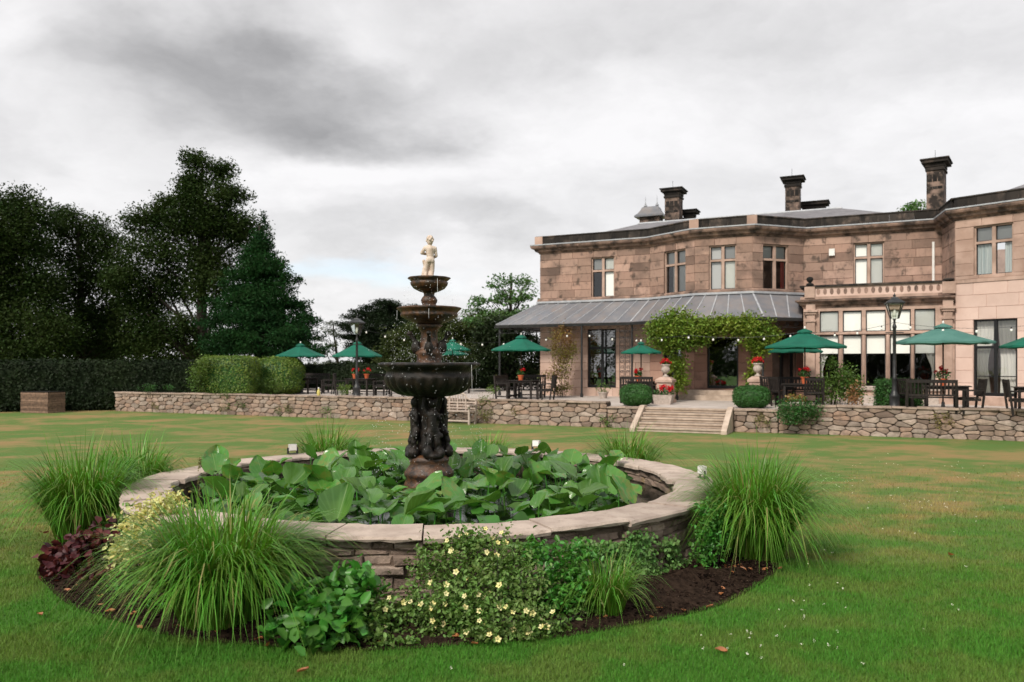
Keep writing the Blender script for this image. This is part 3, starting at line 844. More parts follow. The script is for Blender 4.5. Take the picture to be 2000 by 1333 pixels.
    d = mb.build('water_threads', 'water_drop', root); d['kind'] = 'stuff'
fountain()

# ------------------------------------------------------------------ the house
DA = Vector((.9026, -.4305)); NA = Vector((-.4305, -.9026)); BK = -NA
A0, P1, P2, P3, P4, P5 = (Vector(p) for p in ((1.24, 35.1), (5.72, 32.99), (7.1, 30.95), (9.06, 30.0), (11.26, 30.8), (15.53, 28.76)))
E0 = Vector((15.0, 26.95)); UE = Vector((.659, -.752)); E1 = E0 + UE * 3.2; E2 = E1 + DA * 6.0
G0 = Vector((10.61, 29.0)); G1 = E0 + UE * -.02
ZC0, ZC1, ZP = 6.86, 7.22, 7.58
house = thing('country_house', 'two storey pink sandstone country house with parapet roof', 'house', (8.0, 33.0, TZ))

def seg_s(p0, p1, x):
    u = (p1 - p0).normalized(); k = (x - 1000) / F
    return (k * p0.y - p0.x) / (u.x - k * u.y)

def facade(p0, p1, z0, z1, ops, mat_wall='mortar', blocks=None, bmat='ashlar', low=None, bname='stone_block', seed=1, thick=.32, inset0=0., inset1=0., name='wall'):
    """wall with rectangular openings [(s0,s1,za,zb)]; ashlar blocks laid on it when blocks=(course height, length)"""
    u = (p1 - p0).normalized(); L = (p1 - p0).length; n = Vector((u.y, -u.x)); rnd = R(seed)
    def pt(s, z, d=0.):
        q = p0 + u * s + n * d; return (q.x, q.y, z)
    xs = sorted({0., L} | {o[0] for o in ops} | {o[1] for o in ops}); zs = sorted({z0, z1} | {o[2] for o in ops} | {o[3] for o in ops})
    inside = lambda s, z: any(o[0] < s < o[1] and o[2] < z < o[3] for o in ops)
    mb = MB()
    for i in range(len(xs) - 1):
        for j in range(len(zs) - 1):
            if inside((xs[i] + xs[i + 1]) / 2, (zs[j] + zs[j + 1]) / 2): continue
            a, b, c, d = xs[i], xs[i + 1], zs[j], zs[j + 1]
            mb.add([pt(a, c), pt(b, c), pt(b, d), pt(a, d), pt(a, c, -thick), pt(b, c, -thick), pt(b, d, -thick), pt(a, d, -thick)], [(0, 1, 2, 3), (7, 6, 5, 4)])
    for (a, b, c, d) in ops:
        mb.add([pt(a, c), pt(b, c), pt(b, d), pt(a, d), pt(a, c, -thick), pt(b, c, -thick), pt(b, d, -thick), pt(a, d, -thick)],
               [(0, 4, 5, 1), (1, 5, 6, 2), (2, 6, 7, 3), (3, 7, 4, 0)])
    wall = mb.build(name, mat_wall, house, world=True)
    if blocks:
        bh, bl = blocks
        for j in range(len(zs) - 1):
            nC = max(1, round((zs[j + 1] - zs[j]) / bh)); h = (zs[j + 1] - zs[j]) / nC
            for c in range(nC):
                za = zs[j] + c * h; zb = za + h; zm = (za + zb) / 2
                cuts = [inset0]
                runs = []; blocked = sorted((o[0], o[1]) for o in ops if o[2] < zm < o[3]); s = inset0
                for (a, b) in blocked:
                    runs.append((s, a)); s = b
                runs.append((s, L - inset1))
                for (ra, rb) in runs:
                    if rb - ra < .05: continue
                    k = max(1, round((rb - ra) / bl)); ws = [rnd.uniform(.65, 1.35) for _ in range(k)]; tot = sum(ws); s = ra
                    for w in ws:
                        e = s + w / tot * (rb - ra); g = .004; pr = .016 + rnd.uniform(-.004, .006); cx = .007
                        vs = [pt(s + g, za + g), pt(e - g, za + g), pt(e - g, zb - g), pt(s + g, zb - g),
                              pt(s + g + cx, za + g + cx, pr), pt(e - g - cx, za + g + cx, pr), pt(e - g - cx, zb - g - cx, pr), pt(s + g + cx, zb - g - cx, pr)]
                        MB().add(vs, [(4, 5, 6, 7), (0, 1, 5, 4), (1, 2, 6, 5), (2, 3, 7, 6), (3, 0, 4, 7)]).build(bname, (low or bmat) if zb < 4.75 else bmat, house, world=True)
                        s = e
    return pt, u, n, wall

def cross_window(pt, s0, s1, za, zb, fills, tr=.66, mat='dressed_stone', curtain='curtain_white', glass='window_glass'):
    """stone mullion-and-transom window with four panes"""
    w = s1 - s0; zt = za + (zb - za) * tr; m = .055
    fr = MB()
    def bar(a, b, c, d, d0=-.19, d1=-.06):
        fr.add([pt(a, c, d1), pt(b, c, d1), pt(b, d, d1), pt(a, d, d1), pt(a, c, d0), pt(b, c, d0), pt(b, d, d0), pt(a, d, d0)],
               [(0, 1, 2, 3), (7, 6, 5, 4), (0, 4, 5, 1), (1, 5, 6, 2), (2, 6, 7, 3), (3, 7, 4, 0)])
    sm = (s0 + s1) / 2
    bar(s0 + .002, s0 + .05, za + .002, zb - .002); bar(s1 - .05, s1 - .002, za + .002, zb - .002)
    bar(s0 + .05, s1 - .05, zb - .05, zb - .004); bar(sm - m, sm + m, za + .002, zb - .05)
    for (a, b) in ((s0 + .05, sm - m), (sm + m, s1 - .05)): bar(a, b, zt - .04, zt + .04)
    win = fr.build('window', mat, house, world=True)
    k = 0
    for (c, d) in ((za + .01, zt - .04), (zt + .04, zb - .05)):
        for (a, b) in ((s0 + .05, sm - m), (sm + m, s1 - .05)):
            e = .022; f2 = MB()
            for q in ((a, b, c, c + e), (a, b, d - e, d), (a, a + e, c + e, d - e), (b - e, b, c + e, d - e)):
                f2.add([pt(q[0], q[2], -.125), pt(q[1], q[2], -.125), pt(q[1], q[3], -.125), pt(q[0], q[3], -.125),
                        pt(q[0], q[2], -.16), pt(q[1], q[2], -.16), pt(q[1], q[3], -.16), pt(q[0], q[3], -.16)], [(0, 1, 2, 3), (7, 6, 5, 4), (0, 4, 5, 1), (1, 5, 6, 2), (2, 6, 7, 3), (3, 7, 4, 0)])
            f2.build('casement', 'black_frame', win, world=True)
            MB().add([pt(a + e, c + e, -.142), pt(b - e, c + e, -.142), pt(b - e, d - e, -.142), pt(a + e, d - e, -.142)], [(0, 1, 2, 3)]).build('pane', glass, win, world=True)
            fl = fills[k]; k += 1
            if fl:
                cm = {'w': 'blind_and_reflection', 'g': 'grey_blind_and_reflection', 'c': curtain, 'b': 'curtain_blue', 'r': 'curtain_red'}[fl[0]]  # white and grey fills also stand in for sky reflections in the panes
                a2, b2 = (a, b) if len(fl) == 1 else {'l': (a, a + (b - a) * .45), 'r': (a + (b - a) * .5, b), 'n': (a + (b - a) * .62, b)}[fl[1]]
                hang(pt, a2, b2, c - .02, d + .03, -.185, cm, win, flat=(fl[0] in 'wg'))
    return win

def hang(pt, a, b, c, d, off, mat, parent, flat=False, name=None, pinch=None):
    """curtains, blinds and imitated sky reflections hung behind the glass; pinch pulls the lower edge to one side"""
    n = 2 if flat else max(10, int((b - a) / .022)); rows = 1 if not pinch else 8
    vs, fs = [], []
    for j in range(rows + 1):
        t = j / rows; z = d + (c - d) * t
        for i in range(n):
            f = i / (n - 1); s = a + (b - a) * f
            if pinch:
                side, k = pinch; wd = 1 - k * math.sin(min(1, t / .62) * math.pi / 2) ** 2 if t < .62 else 1 - k + k * .35 * (t - .62) / .38
                s = a + (b - a) * f * wd if side == 'l' else b - (b - a) * (1 - f) * wd
            vs.append(pt(s, z, off + (0 if flat else .018 * math.sin(i * 1.3))))
    for j in range(rows):
        for i in range(n - 1):
            fs.append((j * n + i, j * n + i + 1, (j + 1) * n + i + 1, (j + 1) * n + i))
    return MB().add(vs, fs).build(name or ('blind_and_reflection' if flat else 'curtain'), mat, parent, world=True)

def french_door(pt, s0, s1, za, zb, zt, bars=(), glass='dark_glass', name='french_door', nleaf=2):
    fr = MB(); e = .06; dd = (-.16, -.06)
    def bar(a, b, c, d, d0=dd[0], d1=dd[1]):
        fr.add([pt(a, c, d1), pt(b, c, d1), pt(b, d, d1), pt(a, d, d1), pt(a, c, d0), pt(b, c, d0), pt(b, d, d0), pt(a, d, d0)],
               [(0, 1, 2, 3), (7, 6, 5, 4), (0, 4, 5, 1), (1, 5, 6, 2), (2, 6, 7, 3), (3, 7, 4, 0)])
    sm = (s0 + s1) / 2
    bar(s0 + .002, s0 + e, za + .003, zb - .003); bar(s1 - e, s1 - .002, za + .003, zb - .003); bar(s0 + e, s1 - e, zb - e, zb - .003); bar(s0 + e, s1 - e, za + .003, za + .11)
    xs = [s0 + e, s1 - e]
    if nleaf == 2:
        bar(sm - e * .8, sm + e * .8, za + .11, zb - e); xs = [s0 + e, sm - e * .8, sm + e * .8, s1 - e]
    zs = [za + .11, zb - e] if zt is None else [za + .11, zt - .045, zt + .045, zb - e]
    if zt is not None:
        for i in range(0, len(xs), 2): bar(xs[i], xs[i + 1], zt - .045, zt + .045)
    door = fr.build(name, 'black_frame', house, world=True)
    for i in range(0, len(xs), 2):
        for j in range(0, len(zs), 2):
            MB().add([pt(xs[i], zs[j], -.11), pt(xs[i + 1], zs[j], -.11), pt(xs[i + 1], zs[j + 1], -.11), pt(xs[i], zs[j + 1], -.11)], [(0, 1, 2, 3)]).build('pane', glass, door, world=True)
        for zb_ in bars:
            b2 = MB(); a, b = xs[i], xs[i + 1]
            b2.obox(((Vector(pt(a, zb_, -.11)) + Vector(pt(b, zb_, -.11))) / 2), (Vector(pt(b, zb_)) - Vector(pt(a, zb_))) / 2, Vector(pt(0, 0, .022)) - Vector(pt(0, 0, 0)), (0, 0, .016)).build('glazing_bar', 'black_frame', door, world=True)
    return door

def build_house():
    U0, U1 = 4.90, 6.58
    z0 = TZ - .05
    BA = (.345, .77)
    # A: left wing
    sA = [seg_s(A0, P1, x) for x in (1155, 1200, 1148, 1203)]
    ptA, *_ = facade(A0, P1, z0, ZC0 + .3, [(sA[0], sA[1], U0, U1), (sA[2], sA[3], 1.03, 3.52), (sA[0] + .01, sA[1] - .01, 4.74, 4.75)][:2], blocks=BA, low='ashlar_pale', seed=1)
    cross_window(ptA, sA[0], sA[1], U0, U1, ['', 'w', 'g', 'w'])
    french_door(ptA, sA[2], sA[3], 1.03, 3.52, 2.72)
    # bay: left cant, front, right cant
    s = [seg_s(P1, P2, x) for x in (1297, 1339)]
    ptB, *_ = facade(P1, P2, z0, ZC0 + .3, [(s[0], s[1], U0, U1), (.75, 1.75, 1.05, 3.2)], blocks=BA, low='ashlar_red', seed=2)
    cross_window(ptB, s[0], s[1], U0, U1, ['cn', 'g', 'g', 'g'])
    french_door(ptB, .75, 1.75, 1.05, 3.2, None)
    s = [seg_s(P2, P3, x) for x in (1385, 1438, 1381, 1442)]
    ptC, *_ = facade(P2, P3, z0, ZC0 + .3, [(s[0], s[1], U0, U1), (s[2], s[3], 1.09, 3.05)], blocks=BA, low='ashlar_red', seed=3)
    cross_window(ptC, s[0], s[1], U0, U1, ['g', 'w', 'g', 'g'])
    french_door(ptC, s[2], s[3], 1.09, 3.05, None, nleaf=1, name='glass_door')
    s = [seg_s(P3, P4, x) for x in (1490, 1540)]
    ptD, *_ = facade(P3, P4, z0, ZC0 + .3, [(s[0], s[1], U0, U1), (.9, 1.9, 1.05, 3.2)], blocks=BA, low='ashlar_red', seed=4)
    cross_window(ptD, s[0], s[1], U0, U1, ['', 'rn', 'g', 'g'])
    french_door(ptD, .9, 1.9, 1.05, 3.2, None)
    # D: recessed centre, upper storey
    s = [seg_s(P4, P5, x) for x in (1667, 1727)]
    ptF, *_ = facade(P4, P5, 4.2, ZC0 + .3, [(s[0], s[1], 4.95, U1)], blocks=BA, seed=5)
    cross_window(ptF, s[0], s[1], 4.95, U1, ['w', 'w', 'w', 'w'])
    facade(P5, E0, 4.2, ZC0 + .3, [], blocks=(.5, 1.1), seed=6)
    # E: right wing
    s = [seg_s(E0, E1, x) for x in (1902, 1979, 1901, 1987)]
    ptE, *_ = facade(E0, E1, 4.86, ZC0 + .3, [(s[0], s[1], 4.98, 6.60)], mat_wall='dressed_stone', blocks=(.42, .8), bmat='wing_stone', bname='wing_block', seed=11)
    cross_window(ptE, s[0], s[1], 4.98, 6.60, ['b', 'br', 'g', 'g'])
    ptG, *_ = facade(E0, E1, z0, 4.74, [(s[2], s[3], .97, 3.50)], mat_wall='cream_stone', blocks=(.42, .85), bmat='wing_pale', bname='wing_block', seed=12)
    dr = french_door(ptG, s[2], s[3], .97, 3.50, 2.58, bars=(1.62,), glass='window_glass')
    sm = (s[2] + s[3]) / 2
    hang(ptG, s[2] + .03, sm - .02, 1.0, 3.45, -.26, 'curtain_white', dr, pinch=('l', .45))
    hang(ptG, sm + .02, s[3] - .03, 1.0, 3.45, -.26, 'curtain_white', dr, pinch=('r', .12))
    facade(E1, E2, z0, ZC0 + .3, [(1.5, 3.0, U0, U1)], mat_wall='cream_stone')
    # E door plinth step
    st = MB(); q = ptG((s[2] + s[3]) / 2, .80, .16)
    st.obox(q, (UE.x * .95, UE.y * .95, 0), (UE.y * .16, -UE.x * .16, 0), (0, 0, .15)).build('door_step', 'dressed_stone', house, world=True)
    # side and back walls
    AB = A0 + BK * 9.5; EB = E2 + BK * 12
    side = MB()
    for (a, b) in ((AB, A0), (E2, EB), (EB, AB)):
        side.add([(a.x, a.y, z0), (b.x, b.y, z0), (b.x, b.y, ZC0 + .3), (a.x, a.y, ZC0 + .3)], [(0, 1, 2, 3)])
    side.build('wall', 'dressed_stone', house, world=True)
    # dark rooms behind the windows
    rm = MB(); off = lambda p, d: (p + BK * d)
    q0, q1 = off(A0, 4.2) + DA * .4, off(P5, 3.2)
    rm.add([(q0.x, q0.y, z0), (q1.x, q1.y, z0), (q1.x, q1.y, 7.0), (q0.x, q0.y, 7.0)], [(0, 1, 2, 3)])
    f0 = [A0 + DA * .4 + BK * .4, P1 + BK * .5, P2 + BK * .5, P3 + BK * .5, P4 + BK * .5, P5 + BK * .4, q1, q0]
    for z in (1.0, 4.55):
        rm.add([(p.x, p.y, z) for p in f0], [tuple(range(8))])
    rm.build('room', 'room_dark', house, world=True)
    # sill band, cornice, parapet
    main = [AB, A0, P1, P2, P3, P4, P5, E0, E1, E2]
    MB().sweep([A0 + BK * 4, A0, P1, P2, P3, P4], [(-.05, 4.70), (.05, 4.70), (.10, 4.74), (.10, 4.84), (.05, 4.89), (-.05, 4.89)]).build('sill_band', 'cornice_stone', house, world=True)
    MB().sweep([E0, E1, E2], [(-.05, 4.74), (.045, 4.74), (.045, 4.86), (-.05, 4.86)]).build('sill_band', 'dressed_stone', house, world=True)
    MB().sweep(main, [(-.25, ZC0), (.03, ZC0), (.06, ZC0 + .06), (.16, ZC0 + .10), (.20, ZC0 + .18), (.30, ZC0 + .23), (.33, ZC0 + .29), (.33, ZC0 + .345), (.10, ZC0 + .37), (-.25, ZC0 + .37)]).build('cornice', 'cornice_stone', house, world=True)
    MB().sweep(main, [(.30, ZC0 + .345), (.352, ZC0 + .35), (.352, ZC0 + .395), (.30, ZC0 + .395)]).build('gutter', 'lead_bar', house, world=True)
    rnd = R(9)
    for i in range(1, len(main) - 1):
        a, b = main[i], main[i + 1]; u = (b - a).normalized(); n = Vector((u.y, -u.x)); L = (b - a).length
        k = max(1, round(L / .75)); s = 0; ws = [rnd.uniform(.7, 1.3) for _ in range(k)]; tot = sum(ws)
        for wv in ws:
            l = wv / tot * L; c = a + u * (s + l / 2) + n * .02
            hz = (ZP - ZC1) / 2
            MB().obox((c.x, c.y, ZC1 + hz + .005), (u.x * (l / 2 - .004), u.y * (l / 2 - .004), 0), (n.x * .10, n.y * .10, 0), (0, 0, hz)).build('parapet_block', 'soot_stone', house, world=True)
            s += l
    for p in (A0, P2, P3):
        MB().box((p.x, p.y, (ZC1 + ZP) / 2 + .01), (.36, .36, ZP - ZC1 + .05), -.445).build('parapet_pier', 'wing_stone', house, world=True)
    MB().sweep(main, [(-.14, ZP + .008), (.15, ZP + .008), (.15, ZP + .05), (-.14, ZP + .05)]).build('parapet_coping', 'soot_stone', house, world=True)
    # slate roof: eaves inside the parapet up to a ridge
    zr = 8.62; R0 = A0 + DA * 3.2 + BK * 4.2; R1 = Vector((13.97, 33.7))
    ev = [AB + DA * .3, A0 + (DA + BK) * .3, P1 + BK * .3, P2 + BK * .3, P3 + BK * .3, P4 + BK * .3, P5 + BK * .3, P5 + BK * 9 + DA * 2, AB + DA * .3]
    rv = [R0, R0, R0.lerp(R1, .15), R0.lerp(R1, .3), R0.lerp(R1, .5), R0.lerp(R1, .75), R1, R1, R0]
    rf = MB(); n = len(ev)
    rf.add([(p.x, p.y, ZC1 + .12) for p in ev] + [(p.x, p.y, zr) for p in rv], [(i, i + 1, n + i + 1, n + i) for i in range(n - 1)])
    roof = rf.build('roof', 'slate', house, world=True)
    MB().tube([(R0.x, R0.y, zr + .01), (R1.x, R1.y, zr + .01)], .06, 8).build('ridge_tile', 'lead_bar', roof, world=True)
    # roof over the right wing
    e = [E0 + BK * .4 + DA * .2, E1 + BK * .4 - UE * .1, E2 + BK * .4, E2 + BK * 9, E0 + BK * 9]
    rr = [E0 + BK * 3.5 + DA * 3.4, E1 + BK * 2.6 + DA * 1.6, E2 + BK * 4.5 - DA * .0, E2 + BK * 4.5, E0 + BK * 4.5 + DA * 3]
    MB().add([(p.x, p.y, ZC1 + .2) for p in e] + [(p.x, p.y, 8.9) for p in rr], [(i, (i + 1) % 5, 5 + (i + 1) % 5, 5 + i) for i in range(5)] + [(5, 6, 7, 8, 9)]).build('roof', 'slate', house, world=True)
    # chimneys
    def chimney(x, Y, w, d, ytop, ybase, rz=-.445, short=False):
        c = PX(x, Y, ytop); zt = c.z; zb = PX(x, Y, ybase).z - 1.2
        m = MB(); m.box((c.x, c.y, (zb + zt - .45) / 2), (w, d, zt - .45 - zb), rz)
        ch = m.build('chimney', 'chimney_stone', house, world=True)
        cp = MB(); q = Vector((c.x, c.y))
        for (za, zb_, g) in ((zt - .45, zt - .36, .06), (zt - .30, zt - .2, .05), (zt - .16, zt - .05, .22), (zt - .05, zt, .28)):
            cp.box((q.x, q.y, (za + zb_) / 2), (w + g * 2 * .75, d + g * 2 * .75, zb_ - za - .002), rz)
        cp.box((q.x, q.y, zt - .26), (w + .02, d + .02, .36), rz)
        cp.build('chimney_cap', 'soot_stone', ch, world=True)
        if not short:
            cs, sn = math.cos(rz), math.sin(rz)
            for (zz, h) in ((zt - .75, .26), (zt - 1.12, .10)):
                for o in (-.3, .0, .3):
                    MB().box((q.x + cs * o * w + sn * (d / 2 + .006), q.y + sn * o * w - cs * (d / 2 + .006), zz), (w * (.24 if h > .2 else .28), .02, h), rz).build('chimney_panel', 'soot_stone', ch, world=True)
            MB().tube([(q.x - .05, q.y, zt - .02), (q.x - .05, q.y, zt + .42)], .008, 5).build('lightning_rod', 'iron', ch, world=True)
    chimney(1316, 38.5, .68, .80, 371, 432)
    chimney(1347, 39.0, .46, .50, 412, 430, short=True)
    chimney(1549, 36.5, .62, .62, 348, 410)
    chimney(1590, 37.5, .95, .55, 396, 410, short=True)
    chimney(1829, 31.0, .58, .95, 315, 412, rz=-.60)
    # ventilator turret with two finials
    c = PX(1272, 40.5, 420); tu = MB(); zt0 = PX(1272, 40.5, 424).z
    tu.box((c.x, c.y, zt0 - .55), (1.0, .8, 1.0), -.445)
    t = tu.build('roof_turret', 'chimney_stone', house, world=True)
    rf = MB(); cs, sn = math.cos(-.445), math.sin(-.445)
    prof = [(.72, .60, 0), (.72, .60, .08), (.58, .45, .2), (.47, .32, .38), (.43, .26, .50), (.38, .18, .56)]
    vs = [(c.x + cs * sx * a - sn * sy * b, c.y + sn * sx * a + cs * sy * b, zt0 - .06 + h) for (a, b, h) in prof for (sx, sy) in ((-1, -1), (1, -1), (1, 1), (-1, 1))]
    rf.add(vs, [(4 * i + k, 4 * i + (k + 1) % 4, 4 * i + 4 + (k + 1) % 4, 4 * i + 4 + k) for i in range(len(prof) - 1) for k in range(4)] + [(0, 1, 2, 3), tuple(len(vs) - 4 + k for k in range(4))]).build('turret_roof', 'lead', t, world=True)
    for sx in (-.3, .3):
        MB().lathe([(.03, 0), (.10, .1), (.03, .16), (.05, .2), (.015, .26), (.012, .5), (.004, .62)], (c.x + cs * sx, c.y + sn * sx, zt0 + .48), 8).build('finial', 'lead_bar', t, world=True)
    # small white fittings on the wall
    q = ptF(seg_s(P4, P5, 1625), 6.28, .06); MB().obox(q, (DA.x * .10, DA.y * .10, 0), (NA.x * .06, NA.y * .06, 0), (0, 0, .13)).build('alarm_box', 'white_paint', house, world=True)
    a = ptF(seg_s(P4, P5, 1823), 6.45, .05); b = ptF(seg_s(P4, P5, 1823), 4.9, .05)
    MB().tube([a, b], .045, 10).build('downpipe', 'white_paint', house, world=True)
    # ---- ground floor bay with five tall lights
    LG = (G1 - G0).length
    cols = [(1601, 1638), (1646, 1683), (1691, 1730), (1738, 1779), (1786, 1827)]
    zw0, zt, zw1 = 1.25, 3.13, 3.93
    ops = []
    for (xa, xb) in cols:
        ops.append((seg_s(G0, G1, xa), seg_s(G0, G1, xb), zw0, zt - .06)); ops.append((ops[-1][0], ops[-1][1], zt + .05, zw1))
    ptH, uH, nH, wb = facade(G0, G1, z0, 4.2, ops, mat_wall='dressed_stone', thick=.2, name='bay_wall')
    for k, (a, b, c, d) in enumerate(ops):
        e = .03; fr = MB()
        for q in ((a, b, c, c + e), (a, b, d - e * 1.6, d), (a, a + e, c + e, d - e * 1.6), (b - e, b, c + e, d - e * 1.6)):
            fr.add([ptH(q[0], q[2], -.08), ptH(q[1], q[2], -.08), ptH(q[1], q[3], -.08), ptH(q[0], q[3], -.08), ptH(q[0], q[2], -.13), ptH(q[1], q[2], -.13), ptH(q[1], q[3], -.13), ptH(q[0], q[3], -.13)],
                   [(0, 1, 2, 3), (7, 6, 5, 4), (0, 4, 5, 1), (1, 5, 6, 2), (2, 6, 7, 3), (3, 7, 4, 0)])
        w = fr.build('window', 'black_frame', house, world=True)
        MB().add([ptH(a + e, c + e, -.105), ptH(b - e, c + e, -.105), ptH(b - e, d - e, -.105), ptH(a + e, d - e, -.105)], [(0, 1, 2, 3)]).build('pane', 'window_glass', w, world=True)
        hang(ptH, a - .005, b + .005, (2.40 if k % 2 == 0 else c), d + .02, -.125, 'blind_and_reflection', w, flat=True)
    hang(ptH, ops[8][1] - .28, ops[8][1], zw0, 2.5, -.24, 'curtain_white', wb, pinch=('r', .7))
    hang(ptH, ops[0][0], ops[0][0] + .28, zw0, 2.5, -.24, 'curtain_white', wb, pinch=('l', .7))
    for k in range(0, 8, 2):                                   # round shafts on the mullions
        s = (ops[k][1] + ops[k + 2][0]) / 2
        MB().tube([ptH(s, z, .03) for z in (zw0, 3.0, 3.06)], [.05, .05, .02], 10).build('mullion_shaft', 'dressed_stone', wb, smooth=True, world=True)
    MB().sweep([G0 + DA * .35, G1 - DA * .45], [(0.0, zt - .05), (.05, zt - .04), (.05, zt + .03), (0, zt + .04)]).build('transom', 'dressed_stone', wb, world=True)
    MB().sweep([G0 + DA * .3, G1 - DA * .4], [(0.0, zw0 - .14), (.10, zw0 - .14), (.12, zw0 - .03), (0, zw0)]).build('sill', 'pale_stone', wb, world=True)
    MB().sweep([G0 + DA * .8, G1 - DA * .5], [(0.0, z0), (.5, z0), (.5, .78), (.26, .78), (.26, .92), (0, .92)]).build('plinth_step', 'pale_stone', wb, world=True)
    for (xa, xb) in ((1576, 1592), (1842, 1860)):
        a, b = seg_s(G0, G1, xa), seg_s(G0, G1, xb); m = (a + b) / 2; p = Vector(ptH(m, 0, .05))
        pl = MB(); h = (b - a) / 2
        for (c, d, g) in ((z0, 1.2, .03), (1.2, 3.55, 0), (3.55, 3.62, .04), (3.62, 3.82, .0), (3.82, 3.90, .05), (3.90, 3.98, .10), (3.98, 4.2, .02)):
            pl.obox((p.x, p.y, (c + d) / 2), (uH.x * (h + g), uH.y * (h + g), 0), (nH.x * (.07 + g), nH.y * (.07 + g), 0), (0, 0, (d - c) / 2 - .001))
        pl.build('pilaster', 'dressed_stone', wb, world=True)
    ret = G0 + BK * 2.6
    MB().add([(ret.x, ret.y, z0), (G0.x, G0.y, z0), (G0.x, G0.y, 4.2), (ret.x, ret.y, 4.2)], [(0, 1, 2, 3)]).build('bay_side', 'dressed_stone', house, world=True)
    rp = [ret, G0, G1]
    MB().sweep(rp, [(-.2, 4.05), (.02, 4.05), (.04, 4.12), (.12, 4.16), (.16, 4.24), (.26, 4.28), (.27, 4.33), (-.2, 4.37)]).build('bay_cornice', 'cornice_stone', house, world=True)
    MB().add([(p.x, p.y, 4.36) for p in (G0, G1, P5, P4)], [(0, 1, 2, 3)]).build('bay_roof', 'lead', house, world=True)
    MB().sweep([ret, G0, G1 - DA * .5], [(-.06, 4.36), (.10, 4.36), (.10, 4.46), (-.06, 4.46)]).build('balustrade_base', 'dressed_stone', house, world=True)
    cop = MB().sweep([ret, G0, G1 - DA * .05], [(-.08, 4.80), (.12, 4.80), (.12, 4.87), (-.08, 4.87)]).build('balustrade_coping', 'soot_stone', house, world=True)
    # pierced balustrade: a slab with eighteen oval openings
    a, b = seg_s(G0, G1, 1592), seg_s(G0, G1, 1840); nh = 18; cw = (b - a) / nh; m = 16; vs, fs = [], []
    for k in range(nh):
        cx = a + (k + .5) * cw; cz = 4.63; base = len(vs)
        for dpt in (.05, -.03):
            for i in range(m):
                t = 2 * math.pi * i / m; c, sn_ = math.cos(t), math.sin(t)
                vs.append(ptH(cx + .063 * c, cz + .115 * sn_, dpt))
            for i in range(m):
                t = 2 * math.pi * i / m; c, sn_ = math.cos(t), math.sin(t); q = max(abs(c), abs(sn_))
                vs.append(ptH(cx + cw / 2 * c / q, cz + .17 * sn_ / q, dpt))
        for i in range(m):
            j = (i + 1) % m
            fs += [(base + i, base + j, base + m + j, base + m + i), (base + 2 * m + i, base + 3 * m + i, base + 3 * m + j, base + 2 * m + j), (base + i, base + 2 * m + i, base + 2 * m + j, base + j)]
    MB().add(vs, fs).build('balustrade', 'cream_stone', house, world=True)
    for (xa, xb) in ((1572, 1592), (1840, 1866)):
        s_ = (seg_s(G0, G1, xa) + seg_s(G0, G1, xb)) / 2; h = (seg_s(G0, G1, xb) - seg_s(G0, G1, xa)) / 2; p = ptH(s_, 4.62, .03)
        MB().obox(p, (uH.x * h, uH.y * h, 0), (nH.x * .12, nH.y * .12, 0), (0, 0, .20)).build('balustrade_pier', 'dressed_stone', house, world=True)
        p = ptH(s_, 4.87, .03)
        fi = MB().lathe([(.13, 0), (.13, .06), (.06, .09), (.05, .12), (.10, .16), (.125, .22), (.10, .29), (.03, .32)] if xa < 1700 else [(.17, 0), (.17, .05), (.10, .07)], p, 14)
        fi.build('ball_finial', 'soot_stone', house, smooth=True, world=True)
    # ---- door steps in front of the porch
    u = (P3 - P2).normalized(); n = Vector((u.y, -u.x)); c = (P2 + P3) / 2
    for i, (z, d) in enumerate(((1.04, .55), (.86, 1.0))):
        q = c + n * d / 2
        MB().obox((q.x, q.y, (z + TZ) / 2 - .02 - .001 * i), (u.x * (1.25 + i * .25), u.y * (1.25 + i * .25), 0), (n.x * d / 2, n.y * d / 2, 0), (0, 0, (z - TZ) / 2 + .02)).build('porch_step', 'step_stone', house, world=True)
    # ---- verandah canopy
    OFF, ZT, ZE = 1.45, 4.72, 3.72
    AL = A0 + BK * 6
    line = [AL, A0, P1, P2, P3, P4]
    nr = []
    for i in range(len(line)):
        a = (line[i] - line[i - 1]).normalized() if i else None; b = (line[i + 1] - line[i]).normalized() if i < len(line) - 1 else None
        na = Vector((a.y, -a.x)) if a else None; nb = Vector((b.y, -b.x)) if b else None
        if na is None: v = nb
        elif nb is None: v = na
        else: v = na + nb; v = v / v.dot(na)
        nr.append(v)
    eave = [line[i] + nr[i] * OFF for i in range(len(line))]
    # let the last bay end against the side of the window bay
    eave[5] = G0 + NA * .0 - DA * .05
    ver = MB().sweep(eave, [(-.05, ZE - .13), (.03, ZE - .13), (.05, ZE - .02), (-.05, ZE - .02)]).build('verandah', 'iron', house, world=True)
    MB().sweep([p for p in line], [(.01, ZT - .03), (.13, ZT - .03), (.13, ZT + .05), (.01, ZT + .08)]).build('flashing', 'lead_bar', ver, world=True)
